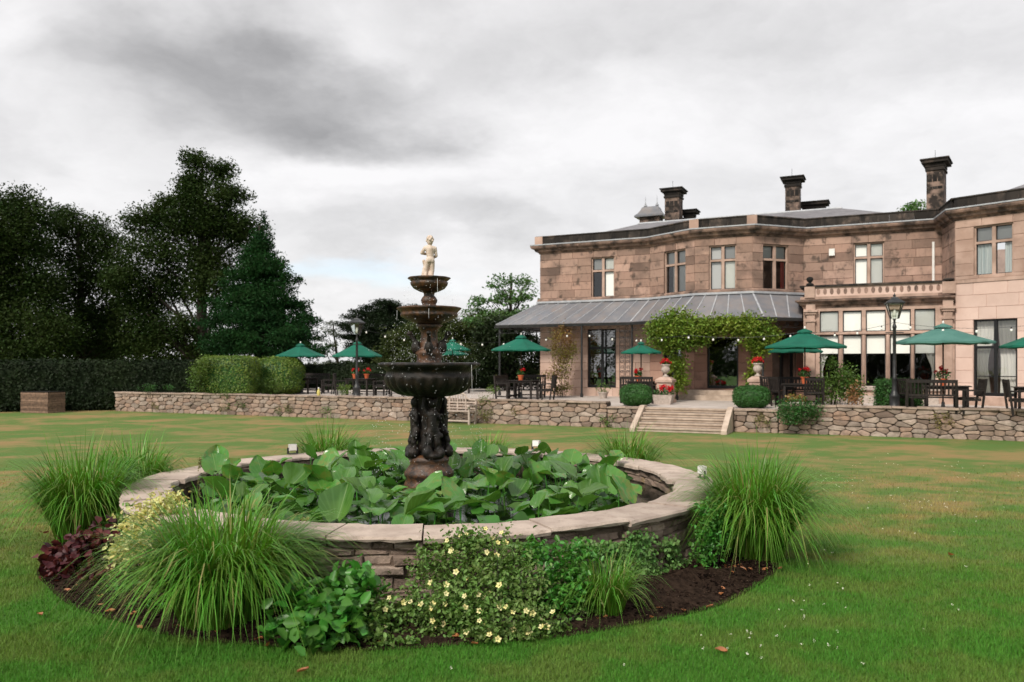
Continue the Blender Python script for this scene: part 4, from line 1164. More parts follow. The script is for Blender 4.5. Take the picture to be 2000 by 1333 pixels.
    for i in range(len(line) - 1):
        a0, a1, b0, b1 = line[i], line[i + 1], eave[i], eave[i + 1]
        k = max(2, round((b1 - b0).length / .62)) if i else 6
        for j in range(k):
            t0, t1 = j / k, (j + 1) / k
            # bars run square to the wall, so clip them at the hips by interpolating both edges
            q = [b0.lerp(b1, t0), b0.lerp(b1, t1), a0.lerp(a1, t1), a0.lerp(a1, t0)]
            zz = [ZE, ZE, ZT, ZT]
            th = .012
            vs = [(p.x, p.y, z) for p, z in zip(q, zz)] + [(p.x, p.y, z - th) for p, z in zip(q, zz)]
            MB().add(vs, [(0, 1, 2, 3), (7, 6, 5, 4), (0, 4, 5, 1), (1, 5, 6, 2), (2, 6, 7, 3), (3, 7, 4, 0)]).build('roof_panel', 'lead', ver, world=True)
            p, r_ = q[0], q[3]
            MB().bar((p.x, p.y, ZE + .012), (r_.x, r_.y, ZT + .012), .035 if j else .06, .03).build('glazing_bar', 'lead_bar', ver, world=True)
    # posts and scrolled brackets
    posts = [eave[1] - nr[1] * .12, eave[1].lerp(eave[2], .655), eave[2] - nr[2] * .1, eave[3] - nr[3] * .1, eave[4] - nr[4] * .1]
    for i, p in enumerate(posts):
        MB().tube([(p.x, p.y, TZ), (p.x, p.y, TZ + .15), (p.x, p.y, TZ + .16), (p.x, p.y, ZE - .1)], [.065, .065, .042, .042], 10).build('post', 'iron', ver, world=True)
    def spiral(mb, c, u, r, s0, turns=1.4, w=.010):
        pth = []
        for k in range(18):
            t = k / 17; a = s0 + turns * 2 * math.pi * t; rr = r * (1 - .78 * t)
            pth.append((c[0] + u.x * math.cos(a) * rr, c[1] + u.y * math.cos(a) * rr, c[2] + math.sin(a) * rr))
        mb.tube(pth, w, 4)
    for i in (1, 2, 3, 4):
        a, b = eave[i] - nr[i] * .05, eave[i + 1] - nr[i + 1] * .05; u = (b - a).normalized(); L = (b - a).length; k = int(L / .36); fm = MB()
        for j in range(k):
            p = a + u * (L * (j + .5) / k); spiral(fm, (p.x, p.y, ZE - .24), u, .10, 0 if j % 2 else math.pi)
        p0_, p1_ = a, b; fm.bar((p0_.x, p0_.y, ZE - .36), (p1_.x, p1_.y, ZE - .36), .015, .015)
        fm.build('scroll_frieze', 'iron', ver, world=True)
    # open lattice pier of scrolls beside the bay
    for (x0) in (1226, 1240):
        pt_ = Vector(eave[1].lerp(eave[2], .985 if x0 < 1230 else 1.0)); u = DA; lm = MB()
        base = eave[2] - nr[2] * .1 + (DA * (-.42 if x0 < 1230 else -.18))
        for dx in (-.09, .09):
            q = base + u * dx; lm.tube([(q.x, q.y, TZ), (q.x, q.y, ZE - .3)], .014, 6)
        for j in range(13):
            z = TZ + .25 + j * .20
            spiral(lm, (base.x, base.y, z), u, .075, math.pi * (j % 2), 1.3, .011)
        lm.build('lattice_pier', 'iron', ver, world=True)
build_house()

# ------------------------------------------------------------------ trees and hedges
def tree(name, label, Y, lobes, tx, leaf, lsz, dens, tr, seed, base_z=0., clump=.45, aspect=.55, up=.5, droop=0., flat=1., trunk_top=None, limbs=True, cat='tree', group=None, lean=0., shell=.35):
    """tapered trunk with limbs, crown of leaf faces gathered in clumps; lobes are (x, y, rx, ry) seen in the photo at depth Y"""
    rg = nrand(seed); rnd = R(seed)
    base = PX(tx, Y, z=base_z)
    root = thing(name, label, cat, base, group=group)
    Cs = []; ctr = []
    for lb_ in lobes:
        x, y, rx, ry = lb_[:4]; yy = Y + (rg.uniform(-.5, .5) * rx / F * Y if len(lb_) < 5 else lb_[4])
        c = np.array(PX(x, yy, y)); r = np.array([rx, rx * .85 * flat, ry]) / F * Y
        ctr.append((c, r))
        n = max(3, int(dens * (rx * ry) / F / F * Y * Y / (lsz * lsz)))
        k = max(5, n // 230)
        cc = in_ball(rg, k, shell) * r + c
        idx = rg.integers(0, k, n)
        sg = np.minimum(clump, r * .45)
        Cs.append(cc[idx] + np.clip(rg.normal(size=(n, 3)), -1.9, 1.9) * sg * np.array([1, 1, .75]))
    C = np.concatenate(Cs)
    V, Fc = leaf_arrays(C, np.full(len(C), lsz), rg, up=up, aspect=aspect, droop=droop)
    np_obj('crown', V, Fc, leaf, root)
    top = trunk_top if trunk_top is not None else max(c[2] for c, r in ctr)
    mb = MB(); n = 7; path = []
    for i in range(n + 1):
        t = i / n
        path.append(Vector((base.x + lean * t + rnd.uniform(-.12, .12) * (i > 0) * min(1, top / 6), base.y + rnd.uniform(-.1, .1), base_z - .05 + (top - base_z) * t)))
    mb.tube(path, [tr * (1.25 if i == 0 else 1) * (1 - .85 * i / n) + .015 for i in range(n + 1)], 9)
    if limbs:
        for (c, r) in ctr:
            for k in range(2):
                e = Vector(c) + Vector((rnd.uniform(-.5, .5) * r[0], rnd.uniform(-.5, .5) * r[1], rnd.uniform(-.2, .6) * r[2]))
                f = max(.12, min(.9, (e.z - base_z) / (top - base_z + .01) - rnd.uniform(.12, .32)))
                i = int(f * n); st = path[i].lerp(path[min(n, i + 1)], f * n - i)
                m1 = st.lerp(e, .4) + Vector((rnd.uniform(-.2, .2), rnd.uniform(-.2, .2), rnd.uniform(-.1, .35))); m2 = st.lerp(e, .75) + Vector((rnd.uniform(-.2, .2), 0, rnd.uniform(0, .3)))
                r0 = tr * .34 * (1 - .6 * f)
                mb.tube([st, m1, m2, e], [r0, r0 * .7, r0 * .45, r0 * .15], 6)
    mb.build('trunk', 'bark', root, True, world=True)
    return root

tree('oak_tree', 'dark broadleaf tree cut off by the left picture edge', 46, [(15, 395, 42, 30), (70, 425, 40, 26), (-30, 450, 80, 60), (50, 480, 60, 40), (-20, 545, 80, 60), (70, 560, 45, 40), (10, 625, 90, 50), (90, 650, 60, 45), (0, 690, 110, 35)], 5, 'leaf_dark', .17, 84, .40, 31, clump=.55)
tree('oak_tree', 'dark spreading broadleaf tree, second from the left picture edge', 50, [(128, 430, 32, 22), (165, 455, 48, 28), (205, 480, 32, 26), (120, 495, 50, 32), (190, 530, 55, 38), (130, 575, 42, 40), (220, 590, 40, 40), (160, 640, 70, 40), (230, 660, 60, 40), (120, 690, 90, 32)], 155, 'leaf_dark', .17, 84, .36, 32, clump=.55)
tree('oak_tree', 'tallest dark broadleaf tree on the left of the garden', 48, [(398, 322, 30, 24), (430, 345, 25, 24), (372, 350, 26, 26), (405, 385, 52, 34), (455, 390, 30, 18), (345, 395, 26, 20), (310, 425, 40, 24), (270, 440, 34, 18), (370, 440, 62, 36), (440, 440, 46, 36), (475, 465, 34, 36), (300, 490, 52, 34), (390, 505, 66, 34), (250, 540, 44, 34), (330, 560, 58, 36), (430, 560, 50, 34), (275, 605, 52, 38), (350, 640, 50, 28), (300, 670, 60, 36), (400, 690, 30, 26)], 392, 'leaf_dark', .165, 84, .42, 33, clump=.5)
def cypress_lobes():
    rnd = R(340); out = [(516, 440, 7, 20, 0), (518, 470, 12, 24, 0)]
    for i in range(13):
        y = 480 + i * 17; w = 14 + 98 * (i / 12) ** .75 * (1 if i < 9 else 1.06); m = 4 + i // 2
        for k in range(m):
            a = 2 * math.pi * (k + rnd.random() * .7) / m; q = rnd.uniform(.62, 1.02)
            out.append((505 + w * q * math.cos(a) * .98, y + rnd.uniform(-12, 12), 12 + w * .20, 13 + rnd.uniform(-2, 5), w * q * math.sin(a) / F * 44))
        out.append((506, y, w * .55, 18, 0))
    return out + [(590, 592, 14, 10, -.5), (578, 548, 10, 12, .3)]
tree('cypress_tree', 'dense dark green conical cypress tree behind the clipped hedges', 44, cypress_lobes(), 505, 'leaf_conifer', .20, 70, .30, 34, clump=.30, aspect=.3, up=.1, droop=.5, limbs=False, shell=.3)
tree('woodland_tree', 'low dark tree filling the gap behind the left hedge', 56, [(40, 690, 90, 40), (120, 700, 90, 36), (230, 700, 80, 34), (330, 690, 60, 34), (300, 720, 90, 24), (390, 715, 30, 20)], 180, 'leaf_dark', .32, 40, .25, 35)
tree('pine_tree', 'slender pine tree with sparse flat tiers left of the tall lamp post', 62, [(648, 632, 18, 7), (640, 646, 26, 6), (662, 655, 20, 6), (628, 664, 22, 6), (650, 676, 24, 6), (622, 688, 24, 6), (655, 694, 18, 5), (640, 708, 26, 6), (618, 716, 26, 6)], 672, 'leaf_pine', .24, 42, .17, 36, clump=.22, aspect=.22, up=.9, limbs=True, lean=-.95, shell=.0)
tree('cedar_tree', 'large dark cedar with layered flat boughs behind the fountain', 60, [(768, 596, 42, 9), (742, 606, 46, 9), (705, 616, 34, 8), (690, 630, 34, 8), (750, 622, 60, 12), (712, 642, 40, 9), (690, 656, 32, 8), (770, 642, 56, 18), (730, 660, 44, 14), (765, 672, 60, 26), (720, 690, 46, 18), (770, 700, 60, 22), (815, 605, 14, 10), (745, 685, 60, 26), (790, 625, 40, 16)], 760, 'leaf_cedar', .22, 190, .42, 37, clump=.34, aspect=.25, up=.9, shell=.2)
tree('bushy_tree', 'olive green bushy tree behind the middle of the fountain', 50, [(850, 640, 40, 26), (800, 665, 40, 28), (880, 660, 50, 34), (930, 645, 36, 28), (780, 700, 36, 30), (850, 700, 70, 34), (930, 700, 44, 36), (790, 730, 46, 24), (880, 735, 80, 26)], 860, 'leaf_olive', .17, 120, .22, 38, clump=.4)
tree('loose_tree', 'light green open tree beside the left corner of the house', 44, [(992, 545, 22, 11), (962, 556, 16, 8), (1020, 560, 22, 12), (985, 572, 26, 11), (1035, 578, 18, 10), (932, 586, 16, 10), (960, 590, 18, 9), (1005, 592, 28, 12), (925, 604, 18, 8), (970, 612, 34, 12), (1030, 606, 22, 14), (940, 625, 30, 14), (1000, 625, 40, 14)], 1000, 'leaf_light', .18, 40, .2, 39, clump=.28, shell=.1)
tree('garden_tree', 'dark green bushy tree under the left end of the verandah', 41, [(960, 650, 34, 26), (1000, 660, 44, 34), (1030, 690, 36, 36), (975, 700, 44, 36), (1000, 735, 60, 26), (940, 730, 40, 26)], 990, 'leaf_hedge', .18, 80, .18, 40, clump=.34)
tree('far_tree', 'green treetop showing above the roof beside the right chimney', 58, [(1788, 404, 20, 8), (1776, 412, 20, 9), (1800, 414, 22, 10), (1788, 430, 34, 18)], 1790, 'leaf_light', .24, 45, .2, 41, clump=.3, limbs=False)

def hedge(name, label, c, half, rz, leaf, lsz, n, seed, p=6., cat='hedge', group=None, core='leaf_hedge', rough=.03):
    """clipped hedge: rounded block of leaf faces over an inner mass of twigs"""
    rg = nrand(seed); c = Vector(c)
    root = thing(name, label, cat, (c.x, c.y, c.z - half[2]), rz, group)
    d = rg.uniform(-1, 1, (n, 3)); ax = rg.integers(0, 3, n)
    w = np.array([half[1] * half[2], half[0] * half[2], half[0] * half[1]]); ax = rg.choice(3, n, p=w / w.sum())
    d[np.arange(n), ax] = np.sign(rg.normal(size=n))
    d = d / (np.sum(np.abs(d) ** p, 1) ** (1 / p))[:, None]
    pos = d * np.array(half) + np.array([0, 0, half[2]]); out = unit(np.sign(d) * np.abs(d) ** (p - 1) / np.array(half))
    pos = pos + out * (rg.normal(0, rough, n) - .01)[:, None]
    pos[:, 2] = np.maximum(pos[:, 2], .01)
    V, Fc = leaf_arrays(pos, np.full(n, lsz), rg, up=.2, out=out, outk=.9, aspect=.6)
    np_obj('foliage', V, Fc, leaf, root, world=False)
    mb = MB(); vs, fs = [], []; a, b = 14, 28
    for i in range(a + 1):
        ph = math.pi * i / a
        for k in range(b):
            t = 2 * math.pi * k / b
            q = np.array([math.sin(ph) * math.cos(t), math.sin(ph) * math.sin(t), math.cos(ph)]); q = q / (np.sum(np.abs(q) ** p) ** (1 / p))
            q = q * (np.array(half) - min(half) * .06 - .01); vs.append((q[0], q[1], q[2] + half[2]))
    for i in range(a):
        for k in range(b):
            k2 = (k + 1) % b; fs.append((i * b + k, (i + 1) * b + k, (i + 1) * b + k2, i * b + k2))
    mb.add(vs, fs).build('inner_twigs', core, root, True)
    return root

def seg_hedge(name, label, a, b, w, z0, z1, leaf, lsz, n, seed, **k):
    a, b = Vector(a), Vector(b); d = b - a
    return hedge(name, label, ((a.x + b.x) / 2, (a.y + b.y) / 2, (z0 + z1) / 2), (d.length / 2, w / 2, (z1 - z0) / 2), math.atan2(d.y, d.x), leaf, lsz, n, seed, **k)

seg_hedge('tall_hedge', 'long dark clipped hedge along the left edge of the lawn', (-27, 32.6), (-13.2, 37.2), 1.4, 0, 2.16, 'leaf_hedge', .13, 26000, 51, p=14., rough=.05)
def hedge_px(name, label, x0, x1, y0, Y, leaf, lsz, n, seed, dz=.7, z0=TZ, **k):
    a, b = PX(x0, Y, z=0), PX(x1, Y, z=0); z1 = PX(0, Y, y0).z
    return seg_hedge(name, label, (a.x, a.y), (b.x, b.y), dz * 2, z0, z1, leaf, lsz, n, seed, **k)
hedge_px('clipped_hedge', 'bright green flat topped clipped hedge, left of two behind wall', 398, 500, 697, 34.2, 'leaf_topiary', .075, 11000, 52, dz=.9, p=7., core='leaf_box')
hedge_px('clipped_hedge', 'rounded olive green clipped hedge, right of two behind wall', 497, 592, 698, 36.2, 'leaf_topiary', .08, 9000, 53, dz=1.0, p=3.2, core='leaf_box')
hedge_px('garden_hedge', 'dark garden hedge behind the left lamp post', 636, 768, 712, 43, 'leaf_hedge', .12, 7000, 54, dz=.7, p=8.)
hedge_px('garden_hedge', 'low dark hedge behind the left pair of parasols', 556, 660, 714, 46, 'leaf_hedge', .12, 5000, 55, dz=.6, p=8.)
hedge_px('garden_hedge', 'dark background hedge seen under the lower fountain basin', 760, 965, 712, 45, 'leaf_hedge', .12, 7000, 56, dz=.7, p=8.)
hedge_px('garden_hedge', 'dark hedge in the shade left of the bright clipped hedge', 250, 400, 726, 41, 'leaf_hedge', .12, 7000, 155, dz=.7, p=9.)
hedge_px('box_hedge', 'square clipped box hedge behind the right lamp post', 1718, 1792, 742, 24.0, 'leaf_box', .05, 6000, 57, dz=.5, p=8.)
def ball_px(label, x, y, rx, ry, Y, seed):
    c = PX(x, Y, y); hedge('box_ball', label, (c.x, c.y, c.z), (rx / F * Y, rx / F * Y, ry / F * Y), 0, 'leaf_box', .045, 5500, seed, p=2.7, cat='shrub', core='leaf_box', rough=.018)
ball_px('round clipped box bush left of the garden steps', 1242, 772, 31, 21, 25.9, 58)
ball_px('round clipped box bush right of the garden steps', 1467, 775, 34, 22, 24.6, 59)

def bush(name, label, lobes, Y, leaf, lsz, dens, seed, base_z=TZ, cat='shrub', aspect=.55, flowers=None, six=False, up=.5, clump=.12, stems=True, sr=.007, group=None, front=0., world_lobes=None):
    """loose plant: stems and leaf faces; lobes are (x, y, rx, ry[, Y]) in the photo"""
    rg = nrand(seed); rnd = R(seed); Cs = []; ctr = []
    for l in lobes:
        y_ = l[4] if len(l) > 4 else Y
        c = np.array(PX(l[0], y_, l[1])); r = np.array([l[2], min(l[2], l[3]) * 1.0, l[3]]) / F * y_
        n = max(6, int(dens * l[2] * l[3] / F / F * y_ * y_ / (lsz * lsz))); k = max(2, n // 30)
        cc = in_ball(rg, k, .3) * r + c
        P_ = cc[rg.integers(0, k, n)] + rg.normal(size=(n, 3)) * np.minimum(clump, r * .5)
        Cs.append(P_); ctr.append((c, r))
    C = np.concatenate(Cs); C[:, 2] = np.maximum(C[:, 2], base_z + .015)
    bx = float(np.mean(C[:, 0])); by = float(np.mean(C[:, 1]))
    root = thing(name, label, cat, (bx, by, base_z), group=group)
    V, Fc = leaf_arrays(C, np.full(len(C), lsz), rg, up=up, aspect=aspect, six=six)
    np_obj('foliage', V, Fc, leaf, root)
    if stems:
        mb = MB()
        for (c, r) in ctr:
            for k in range(3):
                e = Vector(c) + Vector(tuple(rg.normal(size=3) * r * .4)); b = Vector((bx + (e.x - bx) * .35 + rnd.uniform(-.05, .05), by + (e.y - by) * .35, base_z - .03))
                if e.z < base_z + .08: e.z = base_z + .08
                mb.tube([b, b.lerp(e, .5) + Vector((rnd.uniform(-.05, .05), rnd.uniform(-.05, .05), .04)), e], [sr, sr * .7, sr * .25], 5)
        mb.build('stems', 'bark', root, True, world=True)
    return root, C

def flower_mesh(name, r, petals, mat, cup=.35):
    mb = MB()
    for k in range(petals):
        a = 2 * math.pi * k / petals; c, s = math.cos(a), math.sin(a)
        p = lambda q, w, z: (q * c - w * s, q * s + w * c, z)
        mb.add([p(.1 * r, 0, 0), p(.6 * r, .38 * r, cup * r * .5), p(r, .1 * r, cup * r), p(.6 * r, -.38 * r, cup * r * .5)], [(0, 1, 2, 3)])
    me = bpy.data.meshes.new(name); me.from_pydata(mb.v, [], mb.f); me.update(); me.materials.append(MATS[mat])
    return me

def put_flowers(root, pts, me, rnd, name='flower', face=(0, -1, .6), sc=(.8, 1.25)):
    for p in pts:
        o = link_mesh(name, me, None, root); o.location = Vector(p) - ORG[root]
        d = Vector(face) + Vector((rnd.uniform(-.7, .7), rnd.uniform(-.5, .5), rnd.uniform(-.3, .5)))
        o.rotation_euler = d.to_track_quat('Z', 'Y').to_euler(); o.scale = (rnd.uniform(*sc),) * 3

# plants on the house and terrace
bush('climbing_wisteria', 'lush green wisteria over the porch with trunks at both sides', [(1290, 652, 24, 20, 29.5), (1320, 636, 38, 24, 29.3), (1350, 645, 42, 24, 29.0), (1302, 670, 28, 13, 29.4), (1285, 640, 14, 12, 29.4), (1370, 668, 16, 8, 28.9), (1420, 630, 16, 8, 28.5), (1512, 652, 10, 10, 28.5), (1490, 688, 10, 10, 28.5), (1395, 638, 40, 14, 28.7), (1440, 636, 40, 14, 28.5), (1475, 645, 34, 20, 28.5), (1498, 664, 20, 16, 28.6), (1335, 672, 24, 10, 29.0), (1410, 648, 46, 7, 28.7), (1468, 672, 18, 12, 28.5),
      (1322, 710, 14, 18, 29.4), (1328, 742, 13, 20, 29.4), (1474, 706, 10, 18, 28.7), (1466, 738, 8, 16, 28.7)], 29, 'leaf_wisteria', .11, 95, 61, cat='climbing plant', clump=.17, stems=False)
bush('climbing_rose', 'thin climbing rose with brown tinged leaves on the wall', [(1098, 655, 22, 16), (1090, 680, 18, 16), (1104, 700, 20, 18), (1096, 728, 16, 18), (1100, 762, 24, 10), (1080, 735, 14, 8), (1115, 675, 12, 12)], 33.1, 'leaf_climber', .08, 30, 62, cat='climbing plant', clump=.14)
bush('leafy_shrub', 'loose leafy shrub with bronze tips under the bay window', [(1648, 755, 34, 26), (1625, 765, 26, 20), (1640, 725, 20, 16), (1618, 705, 10, 14), (1665, 768, 20, 18), (1605, 745, 16, 14)], 24.6, 'leaf_shrub', .085, 34, 63)
bush('bronze_shrub', 'small bronze leaved shrub before the bay window steps', [(1668, 766, 12, 16), (1672, 782, 12, 8)], 24.0, 'leaf_bronze', .07, 26, 64)
bush('trailing_shrub', 'dark green shrub spilling over the right terrace wall', [(1560, 800, 34, 16, 22.85), (1545, 815, 26, 14, 22.75), (1530, 792, 14, 10, 23.2), (1585, 800, 20, 12, 22.7)], 22.8, 'leaf_box', .06, 36, 65, base_z=.3)
bush('rose_bush', 'pale flowering rose bush beside the bright clipped hedge', [(388, 725, 16, 24), (402, 712, 14, 16), (385, 750, 16, 14)], 33.2, 'leaf_shrub', .085, 30, 66)
bush('red_flower_bush', 'low bush with red flowers below the rounded hedge', [(530, 750, 30, 14), (515, 755, 14, 12)], 34.6, 'leaf_shrub', .08, 30, 67)
for (lb, x, y, rx, ry, Y, lf, sd) in (('low green shrub on the left end of the terrace wall', 288, 758, 22, 5, 33.6, 'leaf_box', 68), ('tiny green shrub on the wall beside the dark hedge', 330, 758, 9, 4, 33.2, 'leaf_box', 69),
                              ('yellow green plant behind the wall left of the lamp post', 672, 762, 16, 9, 31.2, 'leaf_shrub', 70), ('small bright plant by the verandah corner post', 965, 762, 12, 8, 30.5, 'leaf_shrub', 71)):
    bush('low_shrub', lb, [(x, y, rx, ry)], Y, lf, .06, 34, sd, clump=.06)
for k, (lb, x, y, rx, ry, lf) in enumerate((('brown and green bush against the wall beside the bench', 950, 800, 18, 28, 'weed'), ('green and brown weed on the wall right of the bench', 1005, 802, 14, 12, 'weed'), ('green weed at the wall foot near the steps', 1188, 820, 14, 14, 'leaf_shrub'),
                                    ('green fern tuft high on the wall at far left', 442, 772, 17, 6, 'leaf_shrub'), ('green weed growing from the middle of left wall', 472, 790, 12, 7, 'leaf_shrub'), ('upright brown grass tuft at the wall foot', 565, 797, 8, 12, 'weed'),
                                    ('bright green weed at the wall foot left of fountain', 640, 803, 9, 10, 'leaf_ivy'), ('reddish brown weed at the wall foot near hedge', 440, 796, 14, 8, 'weed'), ('olive weed growing from the right wall', 1838, 822, 26, 12, 'weed'),
                                    ('brown creeper on the right wall beside steps', 1490, 818, 26, 12, 'weed'), ('brown weed at the foot of the left wall near its end', 300, 795, 12, 6, 'weed'), ('thin olive tuft on the wall behind the spotlight', 545, 797, 6, 10, 'weed'))):
    s = on_wall(x); p = WA + WU * s + WN * .13
    bush('weed_tuft', lb, [(x, y, rx, ry, p.y)], p.y, lf, .055, 14, 80 + k, base_z=0, clump=.07, stems=False, cat='weed')

# ------------------------------------------------------------------ terrace furniture
def umbrella(label, x, Y, ytop, yeave, hw, mat='parasol_green', rz=.2):
    c = PX(x, Y, ytop); zt = c.z; ze = PX(x, Y, yeave).z; r = hw / F * Y
    root = thing('parasol', label, 'parasol', (c.x, c.y, TZ), rz, 'green parasols on the terrace')
    n = 8; vs, fs = [], []; rings = [(.10, 0), (.35, 1), (.68, 1), (1, 1)]
    h = zt - .06 - ze
    m = n * 4
    for (q, _) in rings:
        for k in range(m):
            t = 2 * math.pi * k / m; ph = (k % 4) / 4
            sag = math.sin(math.pi * ph)
            rr = r * q * (1 - .055 * sag) ; z = ze + h * (1 - q) ** 1.08 - .035 * sag * q + (.02 * q * sag if q == 1 else 0)
            vs.append((rr * math.cos(t), rr * math.sin(t), z - TZ))
    for i in range(3):
        for k in range(m):
            k2 = (k + 1) % m; fs.append((i * m + k, i * m + k2, (i + 1) * m + k2, (i + 1) * m + k))
    b = len(vs)
    for k in range(m):                                         # valance edge
        p = vs[3 * m + k]; vs.append((p[0] * 1.004, p[1] * 1.004, p[2] - .05 - .015 * math.sin(k * 1.7)))
    for k in range(m):
        k2 = (k + 1) % m; fs.append((3 * m + k, 3 * m + k2, b + k2, b + k))
    can = MB().add(vs, fs).build('canopy', mat, root)
    vs, fs = [], []
    for (q, zz) in ((.02, zt - TZ + .0), (.18, ze + h * .86 + .05 - TZ), (.19, ze + h * .82 + .02 - TZ)):
        for k in range(16):
            t = 2 * math.pi * k / 16; rr = r * q * (1 - .05 * (k % 2)); vs.append((rr * math.cos(t), rr * math.sin(t), zz + .01 * (k % 2)))
    for i in range(2):
        for k in range(16): fs.append((i * 16 + k, i * 16 + (k + 1) % 16, i * 16 + 16 + (k + 1) % 16, i * 16 + 16 + k))
    MB().add(vs, fs).build('vent_cap', mat, can)
    MB().tube([(0, 0, .02), (0, 0, zt - TZ - .02)], .022, 10).build('pole', 'pole_wood', root, True)
    MB().lathe([(.012, 0), (.03, .03), (.03, .07), (.01, .1)], (0, 0, zt - TZ - .01), 8).build('finial', 'white_paint', root)
    MB().lathe([(.25, 0), (.25, .04), (.06, .07), (.04, .28), (.03, .28)], (0, 0, 0), 20).build('base', 'iron', root)
    for k in range(n):
        t = 2 * math.pi * k / n
        MB().bar((r * .02 * math.cos(t), r * .02 * math.sin(t), ze + h * .93 - TZ), (r * .97 * math.cos(t), r * .97 * math.sin(t), ze - TZ - .015), .018, .022).build('rib', 'pole_wood', root)
    return root

umbrella('leftmost green parasol beside the rounded hedge', 587, 37.0, 671, 695, 47)
umbrella('green parasol behind the left lamp post', 698, 36.0, 667, 695, 48)
umbrella('green parasol half hidden by the fountain stem', 884, 38.0, 663, 683, 36, rz=.35)
umbrella('far green parasol seen below another behind the fountain', 872, 43.0, 677, 692, 44)
umbrella('green parasol at the left corner of the verandah', 1018, 31.0, 655, 683, 59)
umbrella('small green parasol between the french window and porch', 1252, 28.6, 668, 688, 40, rz=.4)
umbrella('large green parasol right of the porch', 1572, 25.4, 643, 677, 79, rz=.1)
umbrella('lower green parasol behind the large one by porch', 1553, 27.6, 662, 686, 52)
umbrella('faded blue green parasol before the right wing', 1842, 22.7, 633, 668, 89, 'parasol_faded', rz=.3)
umbrella('green parasol cut off by the right picture edge', 2050, 21.4, 634, 675, 84)

def make_chair(label, loc, rz):
    root = thing('garden_chair', label, 'chair', loc, rz, 'dark slatted garden chairs on the terrace')
    W, D, H = .56, .50, .44
    for sx in (-1, 1):
        x = sx * (W / 2 - .025)
        MB().box((x, D / 2 - .03, .31), (.05, .05, .62)).build('leg', 'dark_wood', root)
        MB().bar((x, -D / 2 + .03, 0), (x, -D / 2 - .09, .95), .05, .05, (1, 0, 0)).build('leg', 'dark_wood', root)
        MB().box((x, -.02, .635), (.065, D + .02, .03)).build('arm', 'dark_wood', root)
        MB().box((x, 0, H - .05), (.03, D - .08, .06)).build('side_rail', 'dark_wood', root)
    for k in range(5):
        MB().box((0, -D / 2 + .07 + k * .092, H), (W - .06, .075, .022)).build('seat_slat', 'dark_wood', root)
    MB().bar((-W / 2 + .05, -D / 2 - .082, .90), (W / 2 - .05, -D / 2 - .082, .90), .03, .08).build('back_rail', 'dark_wood', root)
    MB().bar((-W / 2 + .05, -D / 2 - .01, .50), (W / 2 - .05, -D / 2 - .01, .50), .03, .05).build('back_rail', 'dark_wood', root)
    for k in range(6):
        x = -W / 2 + .085 + k * (W - .17) / 5
        MB().bar((x, -D / 2 - .014, .52), (x, -D / 2 - .078, .87), .042, .016, (0, 1, 0)).build('back_slat', 'dark_wood', root)
    return root

def make_table(label, loc, rz, L=1.25, W=.8):
    root = thing('garden_table', label, 'table', loc, rz, 'dark garden tables on the terrace')
    for k in range(7):
        MB().box((0, -W / 2 + W / 14 + k * W / 7, .725), (L, W / 7 - .012, .025)).build('top_slat', 'dark_wood', root)
    MB().box((0, W / 2 - .08, .675), (L - .14, .03, .07)).build('apron', 'dark_wood', root); MB().box((0, -W / 2 + .08, .675), (L - .14, .03, .07)).build('apron', 'dark_wood', root)
    for sx in (-1, 1):
        for sy in (-1, 1):
            MB().box((sx * (L / 2 - .1), sy * (W / 2 - .08), .355), (.065, .065, .71)).build('leg', 'dark_wood', root)
    return root

def make_bench(label, loc, rz, L=1.5, mat='dark_wood', arched=False, name='garden_bench', group=None):
    root = thing(name, label, 'bench', loc, rz, group)
    for sx in (-1, 1):
        x = sx * (L / 2 - .03)
        MB().box((x, .22, .31), (.06, .06, .62)).build('leg', mat, root)
        MB().bar((x, -.22, 0), (x, -.30, .78 if arched else .92), .06, .06, (1, 0, 0)).build('leg', mat, root)
        MB().box((x, -.02, .635), (.075, .56, .035)).build('arm', mat, root)
        MB().box((x, 0, .12), (.035, .40, .05)).build('stretcher', mat, root)
        if arched:
            MB().ball((x, .26, .60), (.05, .075, .06), 10).build('arm_scroll', mat, root, True)
    MB().box((0, .2, .12), (L - .12, .04, .05)).build('stretcher', mat, root)
    for k in range(5):
        MB().box((0, -.19 + k * .098, .435), (L - .08, .08, .024)).build('seat_slat', mat, root)
    if not arched:
        MB().bar((-L / 2 + .06, -.293, .88), (L / 2 - .06, -.293, .88), .03, .09).build('back_rail', mat, root)
        MB().bar((-L / 2 + .06, -.245, .50), (L / 2 - .06, -.245, .50), .03, .05).build('back_rail', mat, root)
        n = int(L / .1)
        for k in range(n):
            x = -L / 2 + .12 + k * (L - .24) / (n - 1)
            MB().bar((x, -.25, .525), (x, -.289, .84), .042, .016, (0, 1, 0)).build('back_slat', mat, root)
    else:
        for z in (.52, .62, .72):
            MB().box((0, -.255 - (z - .5) * .1, z), (L - .12, .022, .045)).build('back_slat', mat, root)
        for x in (-.32, 0, .32):
            MB().box((x, -.27, .65), (.045, .03, .42)).build('back_slat', mat, root)
        pth = []
        for k in range(25):
            t = -1 + 2 * k / 24; z = .80 if abs(t) > .72 else .80 + .06 * (.5 + .5 * math.cos((abs(t) - .5) / .22 * math.pi)) if abs(t) > .5 else .86 + .19 * math.sqrt(max(0, 1 - (t / .5) ** 2))
            pth.append((t * (L / 2 - .03), -.285, z))
        for k in range(24):
            pass
        MB().tube(pth, .032, 6).build('crest_rail', mat, root, True)
        for k in range(7):
            x = -.30 + k * .1
            zt = .85 + .19 * math.sqrt(max(0, 1 - (x / (L / 2 - .03) / .5) ** 2)) if abs(x) < .5 * (L / 2 - .03) else .83
            MB().bar((x, -.275, .74), (x, -.285, zt), .03, .018, (0, 1, 0)).build('back_slat', mat, root)
    return root

